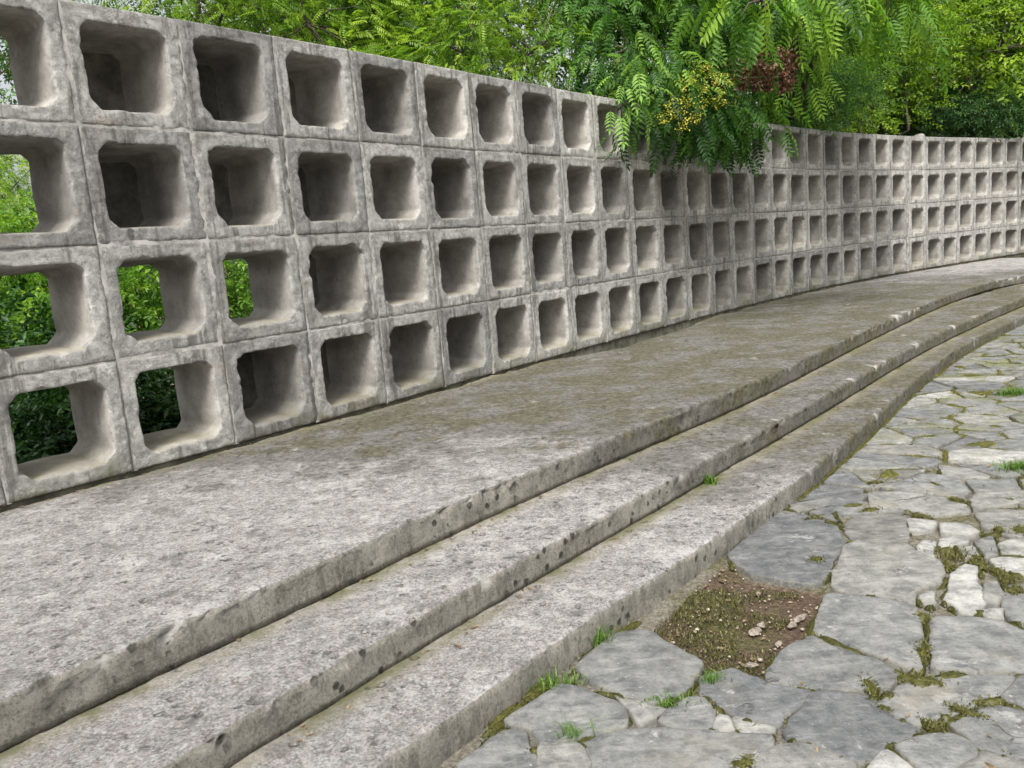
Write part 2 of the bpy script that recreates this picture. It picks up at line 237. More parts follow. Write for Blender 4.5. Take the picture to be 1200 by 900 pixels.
def mat_paving_concrete(name='washed_concrete'):
    t = NT(name)
    big = t.noise(1.3, 9, .75); mid = t.noise(6, 9, .72); fine = t.noise(26, 10, .85); grit = t.noise(95, 8, .85)
    gs = t.n('ShaderNodeSeparateColor'); t.l(t.voro(135, out='Color'), gs.inputs[0])
    top = t.mix(t.ramp(fine, .36, .64), (.152, .146, .138), (.435, .418, .40))
    top = t.mix(t.math('MULTIPLY', t.ramp(grit, .52, .62), .65), top, (.66, .64, .62))
    top = t.mix(t.math('MULTIPLY', t.ramp(gs.outputs[0], .80, .95), .4), top, (.55, .53, .51))
    top = t.mix(t.math('MULTIPLY', t.ramp(gs.outputs[1], .80, .93), .5), top, (.10, .095, .09))
    top = t.mix(t.math('MULTIPLY', t.ramp(gs.outputs[2], .76, .92), .34), top, (.42, .30, .255))
    top = t.mix(t.math('MULTIPLY', t.ramp(mid, .52, .64), .5), top, (.60, .575, .55))
    top = t.mix(t.math('MULTIPLY', t.ramp(mid, .47, .34), .55), top, (.12, .115, .105))
    top = t.mix(t.math('MULTIPLY', t.ramp(grit, .47, .39), .7), top, (.075, .07, .062))
    # riser faces: browner, pitted
    ris = t.mix(t.ramp(mid, .3, .7), (.17, .16, .132), (.34, .32, .272))
    ris = t.mix(t.math('MULTIPLY', t.ramp(fine, .52, .64), .5), ris, (.38, .36, .31))
    ris = t.mix(t.math('MULTIPLY', t.ramp(fine, .47, .38), .6), ris, (.065, .06, .046))
    ris = t.mix(t.math('MULTIPLY', t.ramp(grit, .52, .60), .5), ris, (.42, .40, .35))
    ris = t.mix(t.math('MULTIPLY', t.ramp(grit, .47, .40), .6), ris, (.06, .055, .043))
    ris = t.mix(t.math('MULTIPLY', t.ramp(t.noise(1, 6, .7, vec=t.scale((22, 22, 4))), .50, .64), .5), ris, (.095, .088, .066))
    pit = t.math('MULTIPLY', t.ramp(t.math('ADD', t.voro(16), t.math('MULTIPLY', t.math('SUBTRACT', grit, .5), .35)), .27, .14), t.ramp(t.noise(2.2, 4, .6), .42, .54))
    ris = t.mix(t.math('MULTIPLY', pit, .85), ris, (.03, .027, .022))
    side = t.ramp(t.math('ABSOLUTE', t.nz()), .80, .55)
    c = t.mix(side, top, ris)
    # moss and damp, thick under the overhanging trees at the far end and thin at the near end
    y = t.xyz(1)
    zone = t.math('ADD', t.ramp(y, 2.4, 5.2, -.01, .29), t.ramp(y, 11, 15.5, 0, -.20))
    dmp = t.ramp(t.math('ADD', t.math('ADD', t.math('MULTIPLY', big, .55), t.math('MULTIPLY', t.noise(4.5, 10, .8), .45)), zone), .60, .74)
    c = t.mix(t.math('MULTIPLY', dmp, .72), c, t.mix(t.ramp(fine, .38, .62), (.045, .042, .034), (.15, .139, .118)))
    mo = t.ramp(t.math('ADD', t.noise(1.9, 9, .75), zone), .715, .83)
    c = t.mix(t.math('MULTIPLY', mo, .62), c, t.mix(t.ramp(fine, .4, .6), (.05, .046, .018), (.13, .118, .052)))
    # lime bloom
    wp = t.math('MULTIPLY', t.ramp(t.noise(2.9, 9, .75), .61, .70), .5)
    c = t.mix(wp, c, (.56, .54, .51))
    li = t.math('MULTIPLY', t.ramp(t.noise(15, 6, .7), .60, .66), t.ramp(t.noise(1.3, 4, .6), .40, .56))
    c = t.mix(t.math('MULTIPLY', li, .7), c, (.065, .06, .05))
    # broken lips: raw pale concrete here, blackened there
    raw = t.mix(t.ramp(t.noise(1.4, 5, .6), .46, .54), (.06, .055, .045), (.60, .58, .54))
    c = t.mix(t.math('MULTIPLY', t.attr('lip'), .7), c, raw)
    # algae line in the inner corners
    c = t.mix(t.math('MULTIPLY', t.attr('corner'), t.ramp(mid, .3, .52, .15, .62)), c, (.34, .305, .215))
    c = t.mix(t.math('MULTIPLY', t.math('MULTIPLY', t.attr('corner'), t.ramp(t.noise(3, 6, .7), .44, .56)), .8), c, (.10, .105, .032))
    h = t.math('ADD', t.math('MULTIPLY', fine, 1.0), t.math('MULTIPLY', grit, .5))
    h = t.math('SUBTRACT', h, t.math('MULTIPLY', pit, 1.2))
    return t.done(t.bsdf(c, .93, t.bump(h, .9, .016)))

def mat_stone():
    t = NT('split_slate')
    tone = t.attr('tone', 'Color')
    big = t.noise(3.2, 6, .6); mid = t.noise(11, 10, .75); fine = t.noise(52, 8, .8)
    st = t.noise(1, 6, .65, vec=t.scale((5, 24, 8)))
    c = t.mix(t.ramp(mid, .33, .67), t.mix(1, tone, (.56, .57, .58), 'MULTIPLY'), t.mix(1, tone, (1.42, 1.40, 1.37), 'MULTIPLY'))
    c = t.mix(t.math('MULTIPLY', t.ramp(st, .55, .68), .3), c, (.36, .355, .335))
    c = t.mix(t.math('MULTIPLY', t.ramp(fine, .46, .36), .6), c, (.085, .082, .078))
    c = t.mix(t.math('MULTIPLY', t.ramp(fine, .58, .68), .5), c, (.50, .49, .47))
    c = t.mix(t.math('MULTIPLY', t.ramp(t.noise(6.5, 8, .72), .60, .66), .45), c, (.43, .42, .395))
    c = t.mix(t.math('MULTIPLY', t.ramp(big, .56, .72), .45), c, (.235, .205, .15))
    # dirt and algae creeping in from the joints
    e = t.ramp(t.math('ADD', t.attr('edge'), t.math('MULTIPLY', t.math('SUBTRACT', mid, .5), 1.3)), .80, 1.25)
    c = t.mix(t.math('MULTIPLY', e, .7), c, t.mix(t.ramp(fine, .4, .6), (.055, .048, .026), (.17, .15, .095)))
    wob = t.n('ShaderNodeVectorMath', operation='ADD'); wv = t.n('ShaderNodeVectorMath', operation='SCALE'); wv.inputs['Scale'].default_value = .16
    t.l(t.noise(5, 4, .6, out=1), wv.inputs[0]); t.l(t.pos, wob.inputs[0]); t.l(wv.outputs[0], wob.inputs[1])
    ck = t.math('MULTIPLY', t.ramp(t.voro(4.2, 'DISTANCE_TO_EDGE', vec=wob.outputs[0]), .022, .004), t.ramp(t.noise(1.9, 4, .6), .58, .66))
    c = t.mix(t.math('MULTIPLY', ck, .8), c, (.05, .045, .035))
    far = t.math('MULTIPLY', t.ramp(t.xyz(1), 3.6, 7), t.ramp(t.noise(2.4, 8, .72), .50, .60))
    c = t.mix(t.math('MULTIPLY', far, .72), c, t.mix(t.ramp(fine, .4, .6), (.07, .075, .02), (.19, .20, .055)))
    h = t.math('ADD', t.math('MULTIPLY', mid, 1.1), t.math('ADD', t.math('MULTIPLY', fine, .5), t.math('MULTIPLY', st, 1.0)))
    h = t.math('SUBTRACT', h, ck)
    return t.done(t.bsdf(c, .82, t.bump(h, .6, .014), .3))

def mat_soil():
    t = NT('soil_and_litter')
    mid = t.noise(9, 8, .7); fine = t.noise(70, 6, .75); big = t.noise(2.2, 5, .6)
    c = t.mix(t.ramp(fine, .3, .7), (.04, .027, .018), (.17, .118, .078))
    c = t.mix(t.math('MULTIPLY', t.ramp(t.noise(130, 3, .6), .6, .7), .7), c, (.30, .235, .165))
    g = t.ramp(t.math('ADD', t.math('MULTIPLY', big, .6), t.math('MULTIPLY', mid, .4)), .50, .60)
    c = t.mix(t.math('MULTIPLY', g, .6), c, t.mix(t.ramp(fine, .35, .65), (.04, .05, .012), (.13, .135, .04)))
    # sandy grey bedding between the stones, brown earth where the paving is gone
    sand = t.mix(t.ramp(fine, .32, .68), (.10, .088, .066), (.30, .275, .22))
    sand = t.mix(t.math('MULTIPLY', t.ramp(t.noise(3.4, 7, .7), .46, .58), .8), sand, t.mix(t.ramp(fine, .35, .65), (.045, .05, .014), (.14, .13, .045)))
    c = t.mix(t.attr('bare'), sand, c)
    return t.done(t.bsdf(c, 1, t.bump(t.math('ADD', fine, mid), .9, .02)))

def mat_leaf(name, dark, mid, light, trans=.42):
    t = NT(name)
    tone = t.attr('tone')
    c = t.mix(t.ramp(tone, 0, .55), dark, mid)
    c = t.mix(t.ramp(tone, .5, 1), c, light)
    c = t.mix(t.math('MULTIPLY', t.ramp(t.noise(40, 3, .6), .4, .7), .25), c, dark)
    b = t.bsdf(c, .48, None, .35)
    tr = t.n('ShaderNodeBsdfTranslucent')
    t.l(t.mix(1, c, (1.25, 1.3, .55), 'MULTIPLY'), tr.inputs[0])
    mx = t.n('ShaderNodeMixShader'); mx.inputs[0].default_value = trans
    t.l(b, mx.inputs[1]); t.l(tr.outputs[0], mx.inputs[2])
    return t.done(mx.outputs[0])

def mat_bark(name, a, b):
    t = NT(name)
    n = t.noise(1, 7, .7, vec=t.scale((30, 30, 6))); f = t.noise(80, 4, .6)
    c = t.mix(t.ramp(n, .3, .7), a, b)
    return t.done(t.bsdf(c, .95, t.bump(t.math('ADD', n, t.math('MULTIPLY', f, .3)), .9, .02)))

def mat_plain(name, a, b, scale=40, rough=.85, bump=.4):
    t = NT(name)
    n = t.noise(scale, 6, .65)
    return t.done(t.bsdf(t.mix(t.ramp(n, .32, .68), a, b), rough, t.bump(n, bump, .01)))

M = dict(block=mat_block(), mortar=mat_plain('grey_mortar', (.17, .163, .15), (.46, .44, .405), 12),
         footing=mat_plain('damp_footing', (.055, .055, .04), (.17, .16, .125), 9),
         slab=mat_paving_concrete(), stone=mat_stone(), soil=mat_soil(),
         lump=mat_plain('broken_pale_stone', (.10, .08, .06), (.29, .25, .21), 35),
         pebble=mat_plain('soil_pebble', (.12, .09, .06), (.40, .35, .28), 20),
         bark=mat_bark('grey_brown_bark', (.035, .028, .02), (.13, .105, .08)),
         redbark=mat_bark('red_brown_bark', (.05, .022, .012), (.17, .085, .05)),
         twig=mat_bark('bare_pale_twig', (.16, .14, .11), (.32, .29, .24)),
         dryleaf=mat_plain('dry_leaf', (.07, .045, .025), (.26, .19, .11), 25),
         seed=mat_leaf('seed_bunch', (.05, .024, .016), (.14, .062, .038), (.32, .20, .12), .2),
         flower=mat_leaf('yellow_flower', (.40, .36, .03), (.62, .55, .05), (.78, .72, .18), .35),
         moss=mat_leaf('moss', (.028, .03, .008), (.095, .092, .02), (.22, .20, .045), .2),
         grass=mat_leaf('grass_blade', (.04, .085, .012), (.10, .20, .03), (.22, .33, .07), .4))
LEAF = dict(
    bright=mat_leaf('bright_feathery_leaf', (.042, .105, .012), (.17, .31, .026), (.42, .58, .08), .52),
    fresh=mat_leaf('fresh_green_leaf', (.03, .085, .012), (.12, .26, .025), (.32, .50, .07), .52),
    deep=mat_leaf('deep_green_leaf', (.020, .066, .014), (.085, .21, .03), (.26, .44, .085), .5),
    dark=mat_leaf('dark_green_leaf', (.010, .034, .010), (.026, .078, .017), (.07, .15, .035), .35),
    yellow=mat_leaf('yellow_green_leaf', (.045, .10, .010), (.17, .29, .02), (.38, .52, .05), .52),
    blue=mat_leaf('blue_green_leaf', (.028, .08, .024), (.10, .23, .055), (.27, .43, .13), .48))

# ------------------------------------------------------------------ the setting: ground
NODES = np.array(NODES)
def joint(j): return NODES[j + 4]
EP, EU, EL = np.array(EDGE_PLATFORM), np.array(EDGE_UPPER), np.array(EDGE_LOWER)

def graded(lo, hi, a, b, fine):
    mid = np.arange(a, b + fine / 2, fine); l, r = [], []
    s, x = fine, a
    while x > lo: s *= 1.35; x -= s; l.append(x)
    s, x = fine, b
    while x < hi: s *= 1.35; x += s; r.append(x)
    return np.array(l[::-1] + list(mid) + r)
gx, gy = graded(-260, 260, -1.0, 4.2, .035), graded(-60, 420, 1.2, 7.0, .035)
X, Y = np.meshgrid(gx, gy)
P = np.stack([X.ravel(), Y.ravel(), np.zeros(X.size)], 1)
near = np.exp(-((P[:, 0] - 1) ** 2 + (P[:, 1] - 4) ** 2) / 60)
P[:, 2] = ZG - .020 + (fbm(P, 9, 3) * .006 + fbm(P, 30, 5, 2) * .003) * near
nx = len(gx)
idx = np.arange(X.size).reshape(X.shape)
F = np.stack([idx[:-1, :-1], idx[:-1, 1:], idx[1:, 1:], idx[1:, :-1]], -1).reshape(-1, 4)
def inside(pt, poly):
    c = False; m = len(poly)
    for i in range(m):
        a, b = poly[i], poly[(i + 1) % m]
        if (a[1] > pt[1]) != (b[1] > pt[1]) and pt[0] < (b[0] - a[0]) * (pt[1] - a[1]) / (b[1] - a[1]) + a[0]:
            c = not c
    return c
bare = np.array([1. if (.2 < p[0] < 1.4 and 2.2 < p[1] < 3.5 and inside(p, SOIL_PATCH)) else 0. for p in P])
bare[P[:, 0] < -6] = 1
P[:, 2] -= bare * .012 * near
ground = mobj('ground', make_mesh('ground', P, F, [M['soil']], dict(bare=bare)))
tag(ground, 'bare brown soil showing between the paving stones', kind='structure')

# ------------------------------------------------------------------ crazy paving
TONES = dict(g=(.165, .167, .160), d=(.130, .134, .134), w=(.29, .286, .268), p=(.215, .213, .196), r=(.172, .167, .152))
def clip(poly, p, n):
    """keep the part of the polygon where (x-p).n >= 0"""
    out = []
    m = len(poly)
    for i in range(m):
        a, b = poly[i], poly[(i + 1) % m]
        da, db = (a - p) @ n, (b - p) @ n
        if da >= 0: out.append(a)
        if da * db < 0: out.append(a + (b - a) * da / (da - db))
    return out
def area(poly):
    q = np.array(poly); x, y = q[:, 0], q[:, 1]
    return .5 * float(np.sum(x * np.roll(y, -1) - np.roll(x, -1) * y))
def inside(pt, poly):
    c = False; m = len(poly)
    for i in range(m):
        a, b = poly[i], poly[(i + 1) % m]
        if (a[1] > pt[1]) != (b[1] > pt[1]) and pt[0] < (b[0] - a[0]) * (pt[1] - a[1]) / (b[1] - a[1]) + a[0]:
            c = not c
    return c
traced = [(t if not (t == 'w' and abs(np.ptp(np.array(q)[:, 0])) > .33) else 'p', np.array(q)) for t, q in STONES]
traced = [(t, q if area(q) > 0 else q[::-1]) for t, q in traced]
soilp = np.array(SOIL_PATCH); soilp = soilp if area(soilp) > 0 else soilp[::-1]
block_out = [q for _, q in traced] + [soilp]
nEL = normals2(EL)
seeds = []
y = -1.5
while y < 15.5:
    x = -3.2
    stp = .33 if y < 3.4 else .27
    while x < 11:
        s = np.array([x + random.uniform(-.5, .5) * stp, y + random.uniform(-.5, .5) * stp])
        k = int(np.argmin(np.linalg.norm(EL - s, axis=1)))
        if (s - EL[k]) @ nEL[k] < -.02 and not any(inside(s, q) for q in block_out) and np.hypot(*(s - (3, 5))) < 9.5:
            seeds.append(s)
        x += stp * random.uniform(.8, 1.45)
    y += stp * random.uniform(.75, 1.1)
seeds = np.array(seeds)
cells = []
for i, s in enumerate(seeds):
    poly = [s + v for v in np.array([(-.55, -.55), (.55, -.55), (.55, .55), (-.55, .55)])]
    for j in np.argsort(np.linalg.norm(seeds - s, axis=1))[1:22]:
        d = s - seeds[j]; L = np.linalg.norm(d)
        poly = clip(poly, (s + seeds[j]) / 2 + d / L * (.002 + .007 * ((i * 7 + j * 7) % 5) / 4), d / L)
        if len(poly) < 3: break
    if len(poly) < 3: continue
    ds = np.linalg.norm(EL - s, axis=1)
    for k in np.argsort(ds)[:4]:
        if ds[k] < .9 and len(poly) >= 3:
            poly = clip(poly, EL[k] - nEL[k] * .02, -nEL[k])
    for q in block_out:
        if len(poly) < 3: break
        if np.linalg.norm(q.mean(0) - s) > 1.6: continue
        if not (any(inside(v, q) for v in poly) or any(inside(v, poly) for v in q)): continue
        best = []
        for a, b in zip(q, np.roll(q, -1, axis=0)):
            e = (b - a) / (np.linalg.norm(b - a) + 1e-9); n = np.array([e[1], -e[0]])
            c = clip(poly, a + n * .010, n)
            if len(c) > 2 and (not best or abs(area(c)) > abs(area(best))): best = c
        poly = best
    if len(poly) >= 3 and abs(area(poly)) > .012:
        cells.append((random.choices('gdwpr', (52, 28, 4, 11, 5))[0], np.array(poly)))

SV, SF, SC, SE = [], [], [], []
def add_stone(kind, poly, seed, thick=.05, grow=0.):
    poly = np.array(poly)
    if area(poly) < 0: poly = poly[::-1]
    # round the corners a little, then roughen the outline
    q = []
    for a, b, c in zip(np.roll(poly, 1, 0), poly, np.roll(poly, -1, 0)):
        r1, r2 = min(.004, .3 * np.linalg.norm(a - b)), min(.004, .3 * np.linalg.norm(c - b))
        q += [b + (a - b) / (np.linalg.norm(a - b) + 1e-9) * r1, b + (c - b) / (np.linalg.norm(c - b) + 1e-9) * r2]
    q = resample(np.vstack([q, q[:1]]), .022)[:-1]
    n = len(q); cen = q.mean(0)
    t = np.roll(q, -1, 0) - np.roll(q, 1, 0); t /= np.linalg.norm(t, axis=1)[:, None] + 1e-9
    nin = np.stack([-t[:, 1], t[:, 0]], 1)
    q3 = np.column_stack([q, np.full(n, seed * .37)])
    q = q + nin * (-grow + fbm(q3, 7, 11, 4, .6) * .016 + fbm(q3, 40, 12, 2) * .006)[:, None]
    z0 = ZG + random.uniform(-.006, .006); tilt = np.array([random.gauss(0, .012), random.gauss(0, .012)])
    rad = np.sqrt(abs(area(q)) / math.pi)
    rings, ed = [], []
    for fr, dz, e in ((0, -thick, 1), (.0, -.006, 1), (.002, -.002, 1), (.006, 0, .92), (.03, 0, .6), (.07, 0, .25)):
        ins = min(fr, rad * .45) if fr else 0
        p = q + nin * ins if fr < .02 else cen + (q - cen) * (1 - ins / rad)
        rings.append(np.column_stack([p, np.full(n, dz)])); ed.append(np.full(n, e))
    for f in (.66, .4, .18):
        f2 = f * (1 - min(.07, rad * .45) / rad)
        rings.append(np.column_stack([cen + (q - cen) * f2, np.zeros(n)])); ed.append(np.zeros(n))
    V = np.vstack(rings + [np.array([[*cen, 0]])]); E = np.concatenate(ed + [[0]])
    top = V[:, 2] > -.02
    V[:, 2] += z0 + (V[:, :2] - cen) @ tilt
    V[:, 2] += top * (fbm(V, 7, 21, 3) * .005 + fbm(V, 28, 23, 2) * .003)
    o = len(SV) and sum(len(v) for v in SV)
    R = len(rings)
    for r in range(R - 1):
        for i in range(n):
            j = (i + 1) % n
            SF.append((o + r * n + i, o + r * n + j, o + (r + 1) * n + j, o + (r + 1) * n + i))
    for i in range(n):
        SF.append((o + (R - 1) * n + i, o + (R - 1) * n + (i + 1) % n, o + R * n))
    SV.append(V); SE.append(E)
    tone = np.array(TONES[kind]) * random.uniform(.88, 1.12)
    SC.append(np.tile(tone, (len(V), 1)))
for k, (kind, q) in enumerate(traced + cells):
    add_stone(kind, q, k, grow=.008 if k < len(traced) else -.004)
paving = mobj('paving', make_mesh('paving', np.vstack(SV), SF, [M['stone']], dict(tone=np.vstack(SC), edge=np.concatenate(SE))))
tag(paving, 'crazy paving of grey slate and white stone in front of the steps', kind='structure')

# ------------------------------------------------------------------ platform and steps
def ribbon(name, parent, Q, Pin, ztop, h, i0, i1, nacross, dip=None, seed=0, corner=None, chip=1.0, gap=.05):
    """a slab between the outer edge Q and the inner line Pin (same count), rows i0..i1"""
    Q, Pin = Q[i0:i1 + 1], Pin[i0:i1 + 1]
    m = len(Q)
    d = Pin - Q; L = np.linalg.norm(d, axis=1); dn = d / L[:, None]
    absd = [0, 0, 0, 0, 0, 0, .004, .014, .03]; absz = [-h, -h * .82, -h * .6, -h * .4, -h * .22, -.024, -.008, -.002, 0]
    cols = [(Q + dn * a, np.full(m, z)) for a, z in zip(absd, absz)]
    for f in 1 - (1 - np.linspace(.0, 1, nacross + 1)[1:]) ** 1.35:
        cols.append((Q + dn * (.03 + (L[:, None] - .03) * f), np.zeros(m)))
    na = len(cols)
    V = np.zeros((m, na, 3)); DD = np.zeros((m, na))
    for k, (xy, z) in enumerate(cols):
        V[:, k, :2] = xy; V[:, k, 2] = z
        DD[:, k] = np.linalg.norm(xy - Q, axis=1)
    flat = V.reshape(-1, 3)
    w = flat + np.array([0, 0, ztop])
    out3 = np.zeros_like(V); out3[:, :, :2] = -dn[:, None, :]
    prof = np.array([.35, .7, 1, 1, 1, 1, .8, .5, .25] + [0] * nacross)
    rough = (fbm(w, 3, 31 + seed, 3) * .004 + fbm(w, 18, 33 + seed, 4, .7) * .011).reshape(m, na)
    chips = np.clip(vnoise(w, 2.2, 41 + seed) * .35 + vnoise(w, 15, 43 + seed) * .55 + vnoise(w, 34, 45 + seed) * .40 - .26, 0, 1).reshape(m, na) * .065 * chip
    edgew = np.array([0, .1, .25, .5, .8, 1, 1, .8, .4] + [0] * nacross)
    V += out3 * (rough * prof - chips * edgew)[:, :, None]
    topw = np.array([0] * 5 + [.3, .7, 1, 1] + [1] * nacross)
    V[:, :, 2] += (fbm(w, 3, 51 + seed, 3) * .008 + fbm(w, 18, 53 + seed, 3) * .008).reshape(m, na) * topw
    V[:, :, 2] -= chips * .35 * np.array([0, 0, 0, 0, .2, .8, 1, 1, .6] + [0] * nacross)
    if dip is not None:
        V[:, :, 2] += dip(V.reshape(-1, 3)[:, :2]).reshape(m, na) * topw
    cm = np.zeros((m, na)); lip = np.clip(chips / .02, 0, 1) * np.array([0, 0, .1, .3, .6, 1, 1, 1, 1, .35] + [0] * (nacross - 1))
    if corner is not None:
        cm = corner(V.reshape(-1, 3)[:, :2]).reshape(m, na) * (topw > .9)
    V[:, :, 2] += ztop
    # bottom line under the inner edge closes the section
    for r_, q_ in ((0, 1), (-1, -2)):                     # leave a hairline joint at the ends
        V[r_] += (V[q_] - V[r_]) * gap
    B = V[:, -1].copy(); B[:, 2] = ztop - h
    allv = np.concatenate([V, B[:, None]], 1); na2 = na + 1
    cm = np.concatenate([cm, np.zeros((m, 1))], 1); lip = np.concatenate([lip, np.zeros((m, 1))], 1)
    ii = np.arange(m * na2).reshape(m, na2)
    nxt = np.roll(ii, -1, axis=1)
    faces = np.stack([ii[:-1], ii[1:], nxt[1:], nxt[:-1]], -1).reshape(-1, 4).tolist()
    faces += [list(ii[0]), list(ii[-1][::-1])]
    org = np.array([*Q[m // 2], 0])
    me = make_mesh(name, allv.reshape(-1, 3) - org, faces, [M['slab']], dict(corner=cm.ravel(), lip=lip.ravel()))
    # the broken ends stay crisp
    return mobj(name, me, parent, tuple(org))

def dist_to(poly):
    A, B_ = poly[:-1], poly[1:]
    def f(P):
        out = np.full(len(P), 9.)
        for a, b in zip(A, B_):
            d = b - a; t = np.clip(((P - a) @ d) / (d @ d), 0, 1)
            out = np.minimum(out, np.linalg.norm(P - a - t[:, None] * d, axis=1))
        return out
    return f

def hit_edge(o, d, E):
    best = None
    for a, b in zip(E[:-1], E[1:]):
        e = b - a; den = d[0] * e[1] - d[1] * e[0]
        if abs(den) < 1e-9: continue
        w = a - o
        t = (w[0] * e[1] - w[1] * e[0]) / den; s = (w[0] * d[1] - w[1] * d[0]) / den
        if t > 0 and -1e-6 <= s <= 1.000001 and (best is None or t < best): best = t
    return best

WL = catmull(NODES, .025)
nW = normals2(WL)
Ein, Eout = [], []
for p, n in zip(WL, nW):
    t = hit_edge(p, -n, EP)
    if t is not None and t < 4:
        Eout.append(p - n * t); Ein.append(p + n * .02)
Ein, Eout = np.array(Ein), np.array(Eout)
wall_line = dist_to(WL[::8])
def dip(P):
    c = .5 * (joint(9) + joint(11)); t = joint(12) - joint(8); t = t / np.linalg.norm(t)
    a = (P - c) @ t; b = (P - c) @ np.array([t[1], -t[0]])
    q = np.column_stack([P, np.zeros(len(P))])
    wl = wall_line(P)
    wob = .8 + .5 * vnoise(q, 3.1, 87) + .5 * vnoise(q, 9, 88)
    hollow = -.16 * np.exp(-(a / 1.25) ** 4) * np.exp(-(wl / (.17 + .07 * vnoise(q, 2.3, 89))) ** 2)
    return hollow - .026 * np.clip(wob, .1, 1.6) * np.exp(-(wl / .045) ** 2) - .006
def corner_wall(P): return np.exp(-(wall_line(P) / .10) ** 2)
platform = thing('concrete_platform', 'broad curved concrete platform at the foot of the pierced block wall', 'platform', (*Eout[len(Eout) // 3], ZU))
platform_parts = []
cuts_px = [(1033, 377)]
cut_i = [int(np.argmin(np.linalg.norm(Eout - at(u, v, ZP)[:2], axis=1))) for u, v in cuts_px]
cut_i = [0] + cut_i + [len(Eout) - 1]
for k, (a, b) in enumerate(zip(cut_i[:-1], cut_i[1:])):
    platform_parts.append(ribbon('slab', platform, Eout, Ein, ZP - .014 * k, .139 - .014 * k, a, b, 56, dip, seed=k,
                                 corner=corner_wall, chip=1.25, gap=.95))

def step(E, width, ztop, h, label, inner_edge, cuts, seed):
    Q = catmull(E, .025); N = normals2(Q)
    root = thing('concrete_step', label, 'step', (*Q[len(Q) // 3], ztop - h), group='curved concrete steps')
    il = dist_to(inner_edge)
    ci = [0] + [int(np.argmin(np.linalg.norm(Q - at(u, v, ztop)[:2], axis=1))) for u, v in cuts] + [len(Q) - 1]
    parts = []
    for k, (a, b) in enumerate(zip(ci[:-1], ci[1:])):
        parts.append(ribbon('step_block', root, Q, Q + N * width, ztop, h, a, b, 16, None, seed + k,
                            lambda P: np.exp(-(il(P) / .055) ** 2), .7))
    return root, parts
upper, up_parts = step(EU, .66, ZU, .1165, 'upper curved concrete step directly below the platform edge', EP, [(1000, 447)], 60)
lower, lo_parts = step(EL, .66, ZL, .20, 'lower curved concrete step meeting the crazy paving', EU, [(1035, 477)], 80)

def fix_parent(root):
    for ch in [o for o in COL.objects if o.parent == root]:
        ch.location = tuple(Vector(ch.location) - Vector(root.location))
for r_ in (platform, upper, lower): fix_parent(r_)

